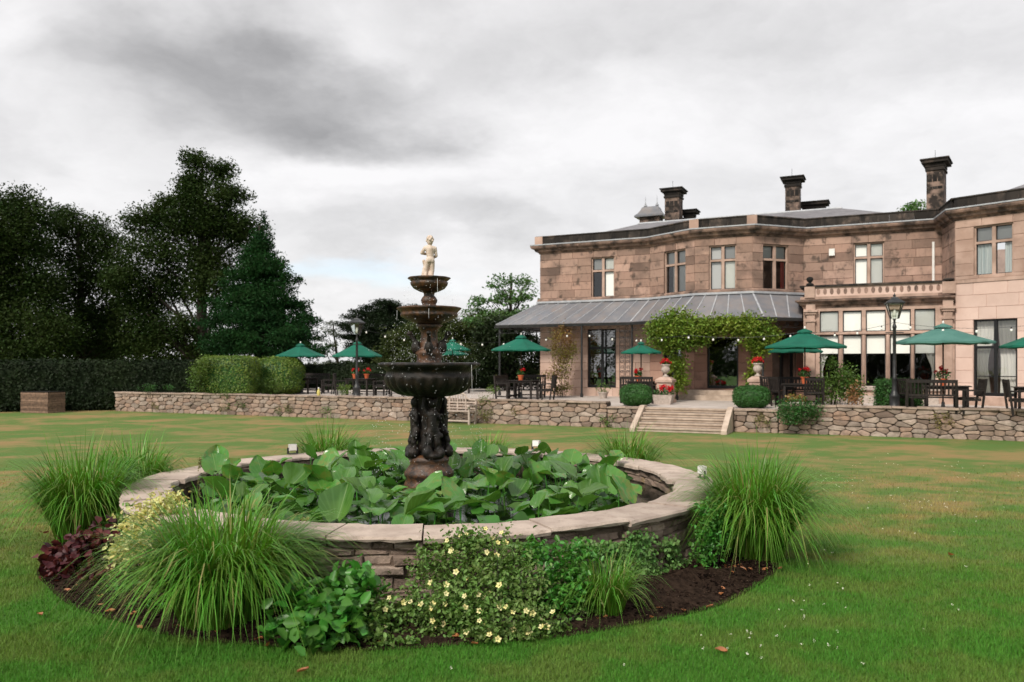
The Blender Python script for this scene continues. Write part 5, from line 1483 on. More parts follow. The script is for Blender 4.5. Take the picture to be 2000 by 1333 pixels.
def flower_pot(label, p, h=.20, r=.11, flower='red_petal', fr=.16, seed=1, mat='terracotta', name='flower_pot', leaf='leaf_box'):
    rnd = R(seed); rg = nrand(seed)
    root = thing(name, label, 'flower pot', p)
    MB().lathe([(r * .68, 0), (r * .95, h * .8), (r * 1.08, h * .8), (r * 1.08, h), (r * .9, h), (r * .85, h * .85), (.02, h * .85)], n=18).build('pot', mat, root)
    n = 130; C = in_ball(rg, n, .2) * np.array([fr, fr, fr * .7]) + np.array([0, 0, h + fr * .45])
    V, Fc = leaf_arrays(C, np.full(n, .07), rg, aspect=.75); np_obj('foliage', V, Fc, leaf, root, world=False)
    if flower:
        for k in range(6):
            a = rnd.uniform(0, 6.28); q = rnd.uniform(.2, 1) * fr; c = np.array([q * math.cos(a), q * math.sin(a), h + fr * rnd.uniform(.8, 1.5)])
            D = in_ball(rg, 34, .3) * .055 + c
            V, Fc = leaf_arrays(D, np.full(34, .045), rg, aspect=.9); np_obj('flower_head', V, Fc, flower, root, world=False)
    return root

def at(x, Y, z=TZ):
    return PX(x, Y, z=z)
WR = math.atan2(WU.y, WU.x)
make_table('dark table under the leftmost parasol', at(592, 36.6), WR); make_chair('dark chair left of the leftmost table', at(553, 36.9), -1.4); make_chair('dark chair right of the leftmost table', at(640, 36.4), 1.6); make_bench('dark bench behind the leftmost table', at(610, 38.4), math.pi + WR, 1.6)
make_table('dark table beside the left lamp post', at(705, 34.5), WR); make_chair('dark chair left of the lamp post table', at(668, 34.8), -1.5); make_chair('dark chair right of the lamp post table', at(742, 34.4), 1.5); make_bench('dark bench behind the lamp post table', at(725, 36.3), math.pi + WR, 1.7)
make_chair('dark chair behind the fountain pedestal, left side', at(775, 33.4), .3); make_table('dark table partly hidden by the fountain', at(890, 37.0), WR)
make_table('dark table under the verandah corner parasol', at(1022, 30.6), WR, 1.1); make_bench('dark slatted bench left of the verandah corner table', at(992, 31.0), -1.9, 1.5); make_bench('dark slatted bench behind the verandah corner table', at(1034, 32.3), math.pi + WR, 1.2)
make_chair('dark reclined chair facing the verandah corner table', at(1066, 29.2), 1.25)
make_table('dark table under the small parasol', at(1252, 28.6), WR, 1.0, .7); make_bench('dark slatted bench before the small parasol', at(1246, 27.6), WR + .05, 1.15); make_chair('dark chair right of the small parasol', at(1278, 28.9), 1.4)
make_table('dark table under the large parasol by the porch', at(1567, 25.1), WR, 1.2); make_chair('dark chair left of the large parasol table', at(1528, 25.5), -1.3); make_chair('dark chair with its back to the lawn under the large parasol', at(1590, 23.9), WR + .1)
make_chair('dark chair right of the large parasol table', at(1612, 25.4), 1.4); make_bench('dark bench behind the large parasol table', at(1560, 26.6), math.pi + WR, 1.4); make_chair('dark chair near the porch beside the pedestal', at(1510, 26.4), -.9)
make_table('dark table under the faded parasol', at(1848, 22.6), WR, 1.2); make_bench('dark slatted bench with its back to the lawn, right terrace', at(1818, 21.95), WR, 1.25); make_chair('dark chair left of the faded parasol', at(1782, 23.1), -1.25)
make_chair('dark chair facing left before the right wing door', at(1893, 21.6), 1.35)
make_chair('dark chair cut off by the right picture edge', at(1993, 20.75), -1.9); make_table('dark table at the right picture edge', at(2030, 21.3), WR, 1.2)

flower_pot('terracotta pot on the leftmost terrace table', at(586, 36.6, TZ + .74), seed=1, flower=None, leaf='weed', fr=.10)
flower_pot('red geranium pot left of two by the lamp post', at(693, 34.4, TZ + .74), seed=2)
flower_pot('red geranium pot right of the lamp post', at(716, 34.6, TZ + .74), seed=3)
flower_pot('terracotta pot of red flowers on verandah corner table', at(1017, 30.5, TZ + .74), seed=4, flower='red_petal')
flower_pot('red flowers on the table under the small parasol', at(1246, 28.6, TZ + .74), seed=5)
flower_pot('terracotta pot of red flowers under the large parasol', at(1572, 24.95, TZ + .74), seed=6, h=.22, r=.12, fr=.2)
flower_pot('red geraniums on the table under the faded parasol', at(1842, 22.55, TZ + .74), seed=7, fr=.22)
flower_pot('white pot of yellow leaves, left of two on the wall', at(1545, 23.6, TZ + .10), seed=8, h=.13, r=.11, flower=None, mat='white_paint', leaf='leaf_climber', fr=.2)
flower_pot('white pot of yellow leaves, right of two on the wall', at(1563, 23.5, TZ + .10), seed=9, h=.13, r=.11, flower=None, mat='white_paint', leaf='leaf_climber', fr=.2)
MB().obox(at(1554, 23.55, TZ + .05), (WU.x * .32, WU.y * .32, 0), (WN.x * .14, WN.y * .14, 0), (0, 0, .05)).build('plant_shelf', 'cap_stone')
tag(bpy.data.objects['plant_shelf'], 'low stone ledge under the two white pots', 'ledge')
flower_pot('pale low pot of ferns below the french window', at(1178, 31.6, TZ), seed=10, h=.26, r=.2, flower=None, mat='pale_stone', leaf='leaf_shrub', fr=.3)
flower_pot('small white pot beside the porch door', at(1452, 27.8, TZ), seed=11, h=.3, r=.14, flower=None, mat='white_paint', fr=.12)

def pedestal(label, x, Y, h, seed):
    p = at(x, Y); root = thing('urn_pedestal', label, 'pedestal', p, -.445, 'stone pedestals flanking the porch')
    pd = MB()
    for (z0, z1, w) in ((0, .12, .62), (.12, h - .16, .5), (h - .16, h - .08, .6)): pd.box((0, 0, (z0 + z1) / 2), (w, w, z1 - z0 - .001))
    vs = [(sx * w, sy * w, z) for (w, z) in ((.30, h - .08), (.17, h + .02)) for (sx, sy) in ((-1, -1), (1, -1), (1, 1), (-1, 1))]
    pd.add(vs, [(0, 1, 5, 4), (1, 2, 6, 5), (2, 3, 7, 6), (3, 0, 4, 7), (4, 5, 6, 7)]).build('shaft', 'dressed_stone', root)
    u = thing('stone_urn', 'pale carved urn of red flowers on the ' + ('left' if x < 1400 else 'right') + ' porch pedestal', 'urn', (p.x, p.y, p.z + h + .02))
    u.scale = (.84, .84, .84)
    MB().lathe([(.13, 0), (.13, .04), (.06, .08), (.05, .14), (.11, .18), (.17, .26), (.175, .36), (.145, .42), (.16, .47), (.20, .50), (.20, .53), (.15, .53), (.1, .48)], n=24, wob=lambda t, r, z: 1 + (.04 * abs(math.sin(6 * t)) if .16 < z < .36 else 0)).build('bowl', 'pale_stone', u, True)
    rg = nrand(seed); C = in_ball(rg, 90, .2) * np.array([.2, .2, .1]) + np.array([0, 0, .57]); V, Fc = leaf_arrays(C, np.full(90, .07), rg, aspect=.7); np_obj('foliage', V, Fc, 'leaf_box', u, world=False)
    for k in range(7):
        c = np.array([.17 * math.cos(k), .17 * math.sin(k), .60 + .05 * (k % 3)]) if k else np.array([0, 0, .72]); D = in_ball(rg, 40, .3) * .075 + c
        V, Fc = leaf_arrays(D, np.full(40, .055), rg, aspect=.9); np_obj('flower_head', V, Fc, 'red_petal', u, world=False)
pedestal('stone pedestal left of the porch', 1300, 28.0, .88, 1)
pedestal('stone pedestal right of the porch', 1480, 26.9, .92, 2)

def trough():
    p = at(1296, 26.9); root = thing('stone_trough', 'pale stone trough of red geraniums beside the left pedestal', 'planter', p, -.445)
    MB().add([(sx * a, sy * b, z) for (a, b, z) in ((.27, .16, 0), (.34, .21, .32), (.30, .17, .32), (.28, .15, .25)) for (sx, sy) in ((-1, -1), (1, -1), (1, 1), (-1, 1))],
             [(4 * i + k, 4 * i + (k + 1) % 4, 4 * i + 4 + (k + 1) % 4, 4 * i + 4 + k) for i in range(3) for k in range(4)] + [(0, 1, 2, 3), (12, 13, 14, 15)]).build('trough', 'pale_stone', root)
    rg = nrand(12); C = in_ball(rg, 260, .2) * np.array([.36, .22, .16]) + np.array([0, 0, .40]); V, Fc = leaf_arrays(C, np.full(260, .07), rg, aspect=.7); np_obj('foliage', V, Fc, 'leaf_box', root, world=False)
    for k in range(8):
        c = np.array([rg.uniform(-.3, .3), rg.uniform(-.15, .1), rg.uniform(.5, .66)]); D = in_ball(rg, 40, .3) * .075 + c
        V, Fc = leaf_arrays(D, np.full(40, .055), rg, aspect=.9); np_obj('flower_head', V, Fc, 'red_petal', root, world=False)
trough()

def lamp_post(label, x, Y, ytop):
    p = at(x, Y); H = PX(x, Y, ytop).z - TZ
    root = thing('lamp_post', label, 'lamp post', p, -.3, 'black lantern lamp posts')
    MB().lathe([(.16, 0), (.16, .10), (.13, .14), (.13, .40), (.15, .44), (.10, .50), (.07, .60), (.06, .9), (.075, .93), (.05, .98), (.043, H - 1.0), (.06, H - .98), (.06, H - .94), (.035, H - .88), (.03, H - .76), (.06, H - .72)], n=14).build('column', 'iron', root, True)
    MB().tube([(-.24, 0, H - 1.12), (.24, 0, H - 1.12)], .014, 6).build('ladder_bar', 'iron', root)
    z0, z1, a, b = H - .72, H - .30, .10, .20
    for k, (s1, s2) in enumerate((((-1, -1), (1, -1)), ((1, -1), (1, 1)), ((1, 1), (-1, 1)), ((-1, 1), (-1, -1)))):
        MB().add([(s1[0] * a, s1[1] * a, z0), (s2[0] * a, s2[1] * a, z0), (s2[0] * b, s2[1] * b, z1), (s1[0] * b, s1[1] * b, z1)], [(0, 1, 2, 3)]).build('lantern_pane', 'lamp_glass', root)
        MB().bar((s1[0] * a, s1[1] * a, z0), (s1[0] * b, s1[1] * b, z1), .022, .022).build('lantern_bar', 'iron', root)
    MB().lathe([(.05, 0), (.045, .08), (.04, .18), (.015, .22)], (0, 0, z0 + .05), 10).build('lamp_bulb', 'bulb', root, True)
    MB().add([(sx * w, sy * w, z) for (w, z) in ((.24, z1), (.25, z1 + .03), (.17, z1 + .10), (.08, z1 + .17), (.07, z1 + .20)) for (sx, sy) in ((-1, -1), (1, -1), (1, 1), (-1, 1))],
             [(4 * i + k, 4 * i + (k + 1) % 4, 4 * i + 4 + (k + 1) % 4, 4 * i + 4 + k) for i in range(4) for k in range(4)] + [(0, 1, 2, 3), (16, 17, 18, 19)]).build('lantern_roof', 'iron', root)
    MB().lathe([(.05, 0), (.03, .03), (.045, .06), (.015, .09), (.004, .13)], (0, 0, z1 + .19), 10).build('finial', 'iron', root)
lamp_post('black lantern lamp post left of the fountain', 697, 31.0, 617)
lamp_post('black lantern lamp post before the bay window', 1747, 22.9, 574)

def festoon(label, ctrl, n):
    """sagging cable with small white bulbs; ctrl are (x, y, Y)"""
    pts = [PX(x, Y, y) for (x, y, Y) in ctrl]
    root = thing('string_lights', label, 'string lights', pts[0])
    path = []
    for i in range(len(pts) - 1):
        for k in range(12):
            t = k / 12; p = pts[i].lerp(pts[i + 1], t); p.z -= .22 * 4 * t * (1 - t) * ((pts[i + 1] - pts[i]).length / 6); path.append(p)
    path.append(pts[-1])
    MB().tube(path, .006, 4).build('cable', 'iron', root, world=True)
    L = len(path) - 1
    for k in range(n):
        f = (k + .5) / n * L; p = path[int(f)].lerp(path[min(L, int(f) + 1)], f - int(f))
        c = MB().tube([(p.x, p.y, p.z), (p.x, p.y, p.z - .06)], .018, 6).build('socket', 'iron', root, world=True)
        MB().ball((p.x, p.y, p.z - .09), (.036, .036, .044), 8).build('bulb', 'bulb', c, True, world=True)
festoon('string of small white bulbs from left lamp post to verandah', [(697, 640, 31), (900, 668, 31), (1128, 648, 31.5)], 11)
festoon('string of small white bulbs across the porch front', [(1130, 648, 31.5), (1345, 655, 28.0), (1570, 648, 26.5)], 9)
festoon('string of small white bulbs past the right lamp post', [(1570, 648, 26.5), (1747, 630, 22.9), (2010, 636, 21.5)], 8)

# lawn furniture
s = on_wall(903); p = WA + WU * s + WN * .62
make_bench('pale weathered arched bench against the terrace wall', (p.x, p.y, 0), WR + math.pi, 1.45, 'grey_teak', True, 'arched_bench')

def timber_box():
    p = GP(84, 806); root = thing('compost_box', 'weathered slatted timber box before the dark hedge', 'box', p, -.28)
    W, D, H = 1.42, .85, .86; rnd = R(3)
    for k in range(9):
        z = .05 + k * .094
        for (sy) in (-1, 1): MB().box((rnd.uniform(-.01, .01), sy * D / 2, z), (W, .03, .084)).build('plank', 'weathered_wood', root)
        for (sx) in (-1, 1): MB().box((sx * W / 2, 0, z), (.03, D - .04, .084)).build('plank', 'weathered_wood', root)
    for sx in (-1, 1):
        for sy in (-1, 1): MB().box((sx * (W / 2 - .04), sy * (D / 2 - .04), H / 2), (.05, .05, H)).build('corner_post', 'weathered_wood', root)
    MB().box((0, 0, H + .01), (W + .02, D + .02, .03)).build('lid', 'dark_wood', root)
timber_box()

def bottle():
    s = on_wall(619); p = WA + WU * s - WN * .1
    root = thing('yellow_bottle', 'small pale yellow bottle standing on the left wall', 'bottle', (p.x, p.y, .825))
    MB().lathe([(.06, 0), (.065, .02), (.065, .16), (.05, .2), (.025, .24), (.025, .28)], n=14).build('body', 'yellow_plastic', root, True)
    MB().lathe([(.03, .275), (.03, .31), (.02, .315)], n=12).build('cap', 'white_paint', root)
bottle()

def spot_light(label, loc, rz):
    root = thing('spot_light', label, 'spotlight', loc, rz, 'small spotlights on the pond coping')
    MB().box((0, 0, .10), (.12, .06, .10)).build('housing', 'steel', root)
    MB().box((0, -.036, .10), (.10, .01, .08)).build('lens', 'white_paint', root)
    MB().bar((-.07, 0, .0), (-.07, 0, .10), .012, .03).build('bracket', 'iron', root); MB().bar((.07, 0, 0), (.07, 0, .10), .012, .03).build('bracket', 'iron', root)
    MB().box((0, 0, .006), (.16, .06, .012)).build('foot', 'iron', root)
spot_light('small square spotlight on the coping left of the fountain', (-3.42, 12.42, .612), .5)
spot_light('small square spotlight on the coping right of the fountain', (.40, 13.05, .612), -.4)
spot_light('small spotlight edge on beside the right tall grass', (2.33, 9.75, .612), -1.4)

# ------------------------------------------------------------------ pond planting
def lilies():
    root = thing('water_lilies', 'mass of big upright green lily leaves filling the pond', 'water lilies', (PC.x, PC.y, WZ))
    rnd = R(17); rg = nrand(17); meshes = []
    for v in range(6):
        mb = MB(); rows = [(-.16, .50), (.0, .80), (.18, .98), (.38, 1.0), (.58, .88), (.76, .62), (.90, .32), (1.0, .03)]
        fold = (.15, .45, .75, .3, -.15, .6)[v]; curl = (.08, .18, -.08, .25, .15, .3)[v]; vs = []; W = .5
        for i, (t, w) in enumerate(rows):
            for c in (-1, -.66, -.33, 0, .33, .66, 1):
                x = c * w * W; y = t
                if i == 0: y = (.04 if c == 0 else (-.10 if abs(c) < .4 else (-.17 if abs(c) < .8 else -.10)))
                z = fold * abs(x) - curl * (max(0, t) ** 2) + .055 * math.sin(8 * t + 3 * c + v) * abs(c) - .05 * (abs(c) ** 3) * (1 if v % 2 else -.6)
                vs.append((x, y - .1, z))
        n = 7; fs = []
        for i in range(len(rows) - 1):
            for k in range(6): fs.append((i * n + k, i * n + k + 1, (i + 1) * n + k + 1, (i + 1) * n + k))
        me = bpy.data.meshes.new('lily_leaf'); me.from_pydata(vs, [], fs); me.update(); me.materials.append(MATS['lily_leaf'])
        me.polygons.foreach_set('use_smooth', np.ones(len(me.polygons), dtype=bool)); meshes.append(me)
    pts = []; tries = 0
    while len(pts) < 298 and tries < 20000:
        tries += 1
        a = rnd.uniform(0, 2 * math.pi); r = 2.86 * math.sqrt(rnd.random())
        x, y = PC.x + r * math.cos(a), PC.y + r * math.sin(a)
        if math.hypot(x - FOUNT.x, y - FOUNT.y) < .46: continue
        px = 1000 + x / y * F
        if px < 405 or px > 1262: continue
        if px > 1215 and y > 8.7: continue
        if px < 620 and y < 8.4 and rnd.random() < .65: continue
        if any((x - q[0]) ** 2 + (y - q[1]) ** 2 < .115 ** 2 for q in pts): continue
        pts.append((x, y))
    st = MB()
    for (x, y) in pts:
        low = rnd.random() < .32
        z = WZ + (rnd.uniform(.02, .06) if low else rnd.uniform(.10, .34)); sc = rnd.choice((.19, .22, .25, .28, .31, .35)) * rnd.uniform(.92, 1.08)
        tilt = rnd.uniform(.02, .15) if low else rnd.uniform(.15, 1.2)
        o = link_mesh('lily_leaf', rnd.choice(meshes), None, root)
        o.location = Vector((x, y, z)) - ORG[root]
        yaw = rnd.uniform(0, 2 * math.pi)
        if not low and rnd.random() < .5: yaw = rnd.gauss(0, .9)
        o.rotation_euler = (Matrix.Rotation(yaw, 3, 'Z') @ Matrix.Rotation(tilt, 3, 'X') @ Matrix.Rotation(rnd.uniform(-.4, .4), 3, 'Y')).to_euler(); o.scale = (sc * rnd.uniform(.85, 1.1), sc, sc)
        if not low: st.tube([(x + rnd.uniform(-.06, .06), y + rnd.uniform(-.06, .06), WZ - .05), (x, y, z - .01)], [.008, .006], 5)
    # smaller leaves lying low between the big ones
    rg2 = nrand(18); VV, FF, cnt = [], [], 0
    while cnt < 420:
        a = rnd.uniform(0, 2 * math.pi); r = 2.86 * math.sqrt(rnd.random()); x, y = PC.x + r * math.cos(a), PC.y + r * math.sin(a); px = 1000 + x / y * F
        if math.hypot(x - FOUNT.x, y - FOUNT.y) < .45 or px < 400 or px > 1270 or (px > 1215 and y > 8.7): continue
        me = rnd.choice(meshes); co = np.array([v.co for v in me.vertices]); sc = rnd.uniform(.12, .24)
        M = np.array(Matrix.Rotation(rnd.uniform(0, 6.3), 3, 'Z') @ Matrix.Rotation(rnd.uniform(.0, .6), 3, 'X') @ Matrix.Rotation(rnd.uniform(-.4, .4), 3, 'Y'))
        FF.append(np.array([tuple(p.vertices) for p in me.polygons]) + sum(len(q) for q in VV)); VV.append(co * sc @ M.T + np.array([x, y, WZ + rnd.uniform(.015, .16)])); cnt += 1
    d = np_obj('low_leaves', np.concatenate(VV), np.concatenate(FF), 'low_lily', root, True); d['kind'] = 'stuff'
    d = st.build('leaf_stalks', 'leaf_broad', root, world=True); d['kind'] = 'stuff'
    me = flower_mesh('lily_flower', .07, 7, 'petal_yellow', .9)
    put_flowers(root, [PX(595, 7.7, z=WZ + .12), PX(533, 7.6, z=WZ + .10)], me, rnd, face=(0, 0, 1))
lilies()

# ------------------------------------------------------------------ border planting round the pond
def grass_clump(label, x, y, h, spread, n, seed, mat='blade_grass', width=.015, droop=(.45, 1.0), rx=.16, bias=(0, 0)):
    rg = nrand(seed); root = thing('ornamental_grass', label, 'ornamental grass', (x, y, .02), group='clumps of tall grass round the pond')
    a = rg.uniform(0, 2 * math.pi, n); r = np.sqrt(rg.uniform(0, 1, n)) * rx
    roots = np.stack([x + r * np.cos(a), y + r * np.sin(a), np.full(n, .015)], 1)
    az = a + rg.normal(0, .9, n)
    q = np.sqrt(rg.uniform(0, 1, n)); L = h * rg.uniform(.7, 1.3, n); dr = rg.uniform(*droop, n) * (.25 + .75 * q); lean = spread * (.08 + .75 * q)
    V, Fc = blade_arrays(roots, az, L, lean, dr, np.full(n, width) * rg.uniform(.4, 1.15, n), rg, 6)
    V[:, 2] = np.maximum(V[:, 2], .012)
    np_obj('blades', V, Fc, mat, root)
grass_clump('tall green grass clump at the far left of the pond', -4.85, 9.0, 1.26, .42, 1600, 101, rx=.26)
grass_clump('tall green grass clump behind the far left one', -5.05, 10.7, 1.22, .42, 1200, 102, rx=.24)
grass_clump('huge arching green grass clump in the left foreground', -2.25, 6.18, 1.16, .46, 2200, 103, rx=.30, width=.015, droop=(.5, 1.05))
grass_clump('big green grass clump at the right of the pond', 2.52, 8.2, 1.26, .38, 2300, 104, rx=.26)
grass_clump('small fine grass tuft in front of the pond wall', .74, 6.35, .60, .45, 500, 105, rx=.14, width=.009)
grass_clump('light grass clump behind the pond left of the fountain', -3.15, 13.5, 1.2, .6, 800, 106, rx=.2)
grass_clump('light grass clump behind the pond next to the bench', -.40, 13.95, .95, .55, 600, 107, rx=.18)
grass_clump('light grass clump behind the pond towards the steps', 1.82, 12.6, 1.2, .6, 900, 108, rx=.22)

def bed_plant(name, label, lobes, leaf, lsz, dens, seed, **k):
    return bush(name, label, lobes, 6, leaf, lsz, dens, seed, base_z=.03, **k)
bed_plant('heuchera_plant', 'dark wine red leafy plant at the left bed edge', [(150, 1105, 55, 34, 7.45), (115, 1095, 26, 26, 7.6), (195, 1080, 36, 40, 7.6), (165, 1130, 40, 16, 7.25), (210, 1115, 22, 22, 7.35)], 'leaf_heuchera', .08, 55, 111, aspect=.85, six=True, cat='bedding plant', clump=.07)
bed_plant('variegated_shrub', 'cream and yellow variegated shrub beside the left pond wall', [(310, 1000, 40, 26, 7.5), (275, 1040, 40, 34, 7.35), (250, 1080, 26, 30, 7.3), (335, 985, 26, 18, 7.5), (300, 1075, 40, 30, 7.25)], 'leaf_variegated', .045, 50, 112, six=True, clump=.06)
bed_plant('green_shrub', 'green leafy plant between the variegated shrub and big grass', [(350, 1050, 44, 34, 7.0), (320, 1110, 36, 34, 6.9), (245, 1010, 16, 26, 7.9)], 'leaf_potentilla', .05, 26, 113, six=True, clump=.07)
bed_plant('broad_leaf_plant', 'broad leaved bright green plant at the front of the pond', [(620, 1160, 60, 44, 5.85), (675, 1150, 50, 44, 6.0), (600, 1215, 60, 44, 5.6), (675, 1215, 46, 40, 5.7), (570, 1240, 34, 24, 5.55), (690, 1115, 34, 28, 6.15)], 'leaf_broad', .10, 44, 114, six=True, aspect=.62, clump=.07, cat='bedding plant')
po, pc = bed_plant('potentilla_shrub', 'yellow flowering shrub against the front of the pond wall', [(870, 1110, 60, 44, 6.3), (960, 1090, 70, 44, 6.35), (930, 1160, 86, 46, 6.1), (1020, 1150, 50, 50, 6.2), (840, 1190, 70, 44, 5.95), (950, 1220, 90, 40, 5.85), (1030, 1215, 46, 36, 5.9), (780, 1215, 40, 40, 5.95), (905, 1060, 30, 20, 6.45)], 'leaf_potentilla', .036, 30, 115, six=True, clump=.06)
rgp = nrand(5); ix = rgp.permutation(len(pc)); fl = [pc[i] for i in ix if pc[i][1] < 6.25 or pc[i][2] > .45][:64]
put_flowers(po, [(p[0], p[1] - .045, p[2] + .02) for p in fl], flower_mesh('potentilla_flower', .024, 5, 'petal_yellow'), R(6))
bed_plant('creeping_plant', 'mid green plant right of the yellow flowering shrub', [(1105, 1115, 40, 46, 6.35), (1090, 1170, 30, 30, 6.2), (1135, 1080, 30, 22, 6.5), (1060, 1085, 26, 26, 6.45)], 'leaf_broad', .05, 40, 116, six=True, clump=.06)
bed_plant('climbing_shrub', 'small leaved green shrub at the right end of pond wall', [(1385, 1000, 20, 26, 7.75), (1375, 1045, 18, 26, 7.55), (1390, 1080, 22, 20, 7.6), (1405, 1030, 20, 40, 7.8)], 'leaf_broad', .045, 44, 117, six=True, clump=.05)
bed_plant('low_ground_cover', 'low green ground cover between the broad leaves and yellow flowers', [(735, 1225, 30, 26, 5.75), (760, 1250, 40, 14, 5.62), (715, 1180, 22, 26, 6.0), (745, 1160, 20, 24, 6.2)], 'leaf_potentilla', .042, 30, 130, six=True, clump=.06)
bed_plant('low_ground_cover', 'low green ground cover in the left bed before the grass', [(255, 1150, 36, 16, 6.85), (215, 1150, 26, 14, 7.0), (300, 1185, 40, 16, 6.5)], 'leaf_broad', .045, 22, 131, six=True, clump=.06)
bed_plant('low_ground_cover', 'low green ground cover right of the yellow flowers', [(1080, 1215, 30, 22, 5.95), (1130, 1195, 30, 20, 6.15), (1060, 1240, 26, 12, 5.8)], 'leaf_potentilla', .042, 26, 132, six=True, clump=.06)
bed_plant('tall_seed_stalk', 'thin brown seed stalk rising by the left coping', [(392, 905, 3, 40, 7.4), (388, 960, 2, 30, 7.4)], 'weed', .02, 12, 118, clump=.02, stems=False)

def ivy():
    rg = nrand(120)
    labs = ('largest ivy patch on the front of the pond wall', 'ivy patch trailing left of the largest patch', 'ivy strand in the middle right of pond wall', 'ivy strand nearest the right end of pond wall', 'ivy at the foot of the pond wall on the soil', 'thin ivy high on the wall beside the flowering shrub', 'small ivy sprig low on the wall by the fine grass')
    specs = [[(1245, 1075, 26, 32), (1225, 1095, 30, 20), (1255, 1110, 28, 20)], [(1185, 1072, 36, 12), (1130, 1075, 30, 14)], [(1310, 1075, 12, 20), (1318, 1110, 14, 18), (1300, 1065, 14, 10)], [(1355, 1100, 14, 20), (1370, 1120, 12, 8)], [(1300, 1140, 26, 12), (1285, 1155, 16, 12), (1330, 1135, 20, 8)], [(1010, 1060, 30, 10), (985, 1050, 16, 8)], [(1205, 1125, 16, 20), (1165, 1110, 16, 12)]]
    for lb, sp in zip(labs, specs):
        C = []; O = []
        for (x, y, rx, ry) in sp:
            n = int(rx * ry * .95)
            q = rg.normal(size=(n, 2)) * .55
            for (u, v) in q:
                k = (x + u * rx - 1000) / F; # ray (kY, Y) meets the outer wall
                A = k * k + 1; B = -2 * (k * PC.x + PC.y); Cc = PC.x ** 2 + PC.y ** 2 - 3.47 ** 2; D = B * B - 4 * A * Cc
                if D < 0: continue
                Y = (-B - math.sqrt(D)) / 2 / A; z = CH + (HZ - (y + v * ry)) / F * Y
                if z > .50: continue
                o = np.array([k * Y - PC.x, Y - PC.y, 0]) / 3.47
                if z < .03: z = .03 + rg.uniform(0, .03); 
                C.append(np.array([k * Y, Y, z]) + o * abs(rg.normal(0, .025))); O.append(o)
        C = np.array(C); O = np.array(O)
        root = thing('ivy_patch', lb, 'ivy', (float(C[:, 0].mean()), float(C[:, 1].mean()), .02), group='ivy on the pond wall')
        V, Fc = leaf_arrays(C, np.full(len(C), .034), rg, up=.35, out=O, outk=.8, aspect=.9, six=True); np_obj('foliage', V, Fc, 'leaf_ivy', root)
ivy()

def litter():
    rnd = R(77); mb = MB(); vs = []
    for i in range(6):
        t = i / 5; w = .5 * math.sin(math.pi * min(.97, t * .92 + .06))
        for c in (-1, 0, 1): vs.append((c * w * .6, t - .5, .16 * abs(c) + .25 * (t - .5) ** 2 + (.12 * math.sin(4 * t) if c > 0 else 0)))
    me = bpy.data.meshes.new('fallen_leaf'); me.from_pydata(vs, [], [(3 * i + k, 3 * i + k + 1, 3 * i + k + 4, 3 * i + k + 3) for i in range(5) for k in range(2)]); me.update(); me.materials.append(MATS['dry_leaf'])
    def leaf(label, x, y, sc, grp=None):
        p = GP(x, y, .03); o = link_mesh('fallen_leaf', me, None); o.location = p; o.rotation_euler = (rnd.uniform(-.4, .4), rnd.uniform(-.4, .4), rnd.uniform(0, 6.3)); o.scale = (sc, sc, sc)
        tag(o, label, 'fallen leaf', grp)
    leaf('large curled orange leaf alone on the right foreground grass', 1408, 1272, .085)
    leaf('pale dry leaf lying far out on the right lawn', 1857, 1085, .10); leaf('small brown leaf on the grass at far left', 78, 1201, .07); leaf('brown leaf on the grass in the bottom middle', 592, 1311, .08)
    for k in range(26): leaf('curled brown leaf among others below the right grass clump', rnd.gauss(1430, 38), rnd.gauss(1108, 7), rnd.uniform(.05, .085), 'brown leaves below the right grass clump')
    for k in range(34):
        a = math.radians(rnd.uniform(225, 315)); r = rnd.uniform(-.3, .05) + float(bed_r(a)); p = (PC.x + r * math.cos(a), PC.y + r * math.sin(a))
        leaf('brown fallen leaf along the front edge of the bed', 1000 + p[0] / p[1] * F, HZ + (CH - .03) / p[1] * F, rnd.uniform(.045, .08), 'brown leaves along the front bed edge')
litter()

def clover():
    rg = nrand(91); C = []
    for (x, y, rx, ry, n) in ((1480, 1265, 140, 40, 34), (1620, 945, 110, 14, 190), (1800, 985, 150, 22, 120), (1850, 1010, 160, 30, 60), (1700, 1180, 260, 90, 46), (1300, 1310, 200, 20, 10), (1580, 1060, 120, 40, 24), (1700, 905, 160, 14, 70), (640, 885, 60, 10, 12), (1900, 920, 120, 20, 60)):
        for k in range(n):
            if rg.random() < (.6 if y > 1100 else .82): continue
            px, py = x + rg.normal() * rx * .6, y + rg.normal() * ry * .6
            p = GP(px, max(py, 860)); 
            if math.hypot(p.x - PC.x, p.y - PC.y) > 4.5: C.append((p.x, p.y, .045))
    C = np.array(C); N = len(C); V = []; Fc = []
    D = np.repeat(C, 9, 0) + rg.normal(size=(N * 9, 3)) * .0045
    V, Fc = leaf_arrays(D, np.full(len(D), .008), rg, aspect=.8)
    o = np_obj('clover_flowers', V, Fc, 'petal_white'); tag(o, 'tiny white clover flowers scattered over the lawn', 'clover', kind='stuff')
clover()

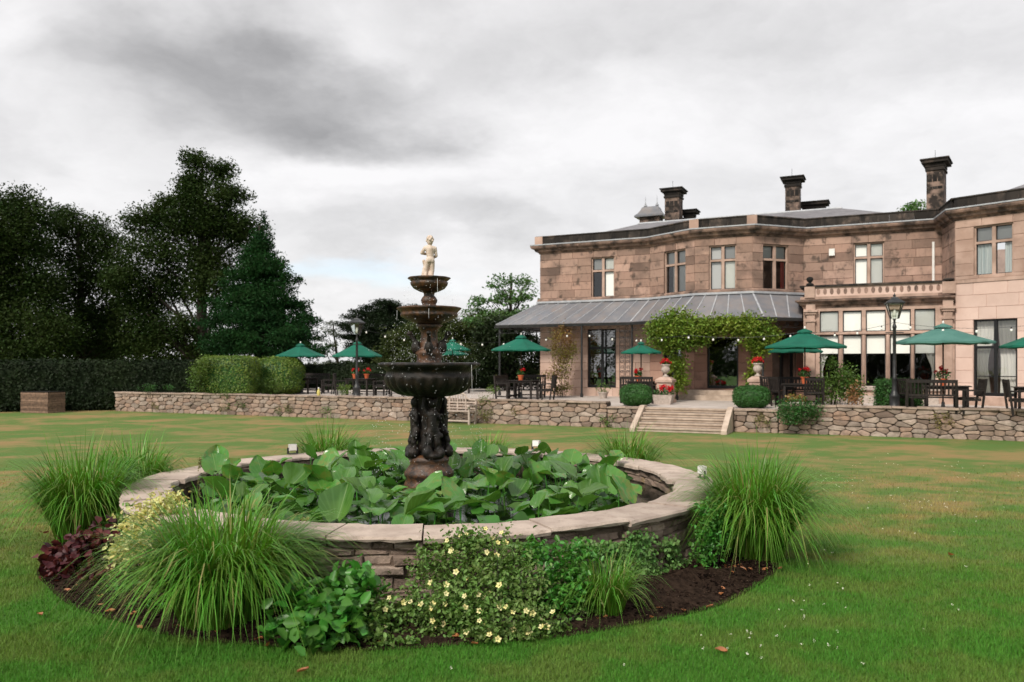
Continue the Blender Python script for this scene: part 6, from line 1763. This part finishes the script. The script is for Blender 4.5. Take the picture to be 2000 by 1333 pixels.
def woodland():
    rg = nrand(140); n = 16000
    X = rg.uniform(-70, 70, n); h = 5.5 + 3.5 * np.sin(X * .23) * np.cos(X * .11 + 1) + 2 * np.sin(X * .71)
    C = np.stack([X, -46 + rg.normal(0, 2.2, n), rg.uniform(0, 1, n) ** .8 * np.maximum(h, 2.5)], 1)
    V, Fc = leaf_arrays(C, np.full(n, 1.0), rg, aspect=.7)
    tag(np_obj('woodland', V, Fc, 'leaf_dark'), 'dark wood behind the viewer mirrored in the house windows', 'wood', kind='stuff')
woodland()

def soil_clods():
    rg = nrand(150); n = 7000; a = rg.uniform(math.radians(190), math.radians(370), n); r = 3.5 + rg.uniform(0, 1, n) * (bed_r(a) - 3.52)
    C = np.stack([PC.x + r * np.cos(a), PC.y + r * np.sin(a), .03 + .03 * np.sin(math.pi * np.clip((4.3 - r) / 1.2, 0, 1))], 1)
    o6 = np.array([(1, 0, 0), (-1, 0, 0), (0, 1, 0), (0, -1, 0), (0, 0, .7), (0, 0, -.7)], dtype=float)
    V = C[:, None, :] + o6[None] * (rg.uniform(.005, .020, n))[:, None, None] * rg.uniform(.5, 1.4, (n, 6, 1))
    fo = np.array([(0, 2, 4), (2, 1, 4), (1, 3, 4), (3, 0, 4), (2, 0, 5), (1, 2, 5), (3, 1, 5), (0, 3, 5)])
    o = np_obj('soil_clods', V.reshape(-1, 3), ((np.arange(n) * 6)[:, None, None] + fo[None]).reshape(-1, 3), 'clod')
    tag(o, 'dark crumbly soil clods and bark chips in the bed', 'soil', kind='stuff')
pm('clod', (.016, .010, .0075), (.06, .038, .026), scale=60, rough=1, isl=.7, spec=.05, ramp=(.5, .75), stain=[(45, .64, .68, .9, (.24, .17, .12))])
soil_clods()

def far_hedgerow():
    rg = nrand(160); n = 14000; X = rg.uniform(-190, 190, n); h = 2.0 + .5 * np.sin(X * .13) + .3 * np.sin(X * .51)
    C = np.stack([X, 165 + rg.normal(0, 2, n), rg.uniform(0, 1, n) * h], 1)
    V, Fc = leaf_arrays(C, np.full(n, .9), rg, aspect=.7)
    tag(np_obj('far_hedgerow', V, Fc, 'leaf_hedge'), 'distant dark hedgerow along the horizon behind the terrace', 'hedgerow', kind='stuff')
far_hedgerow()
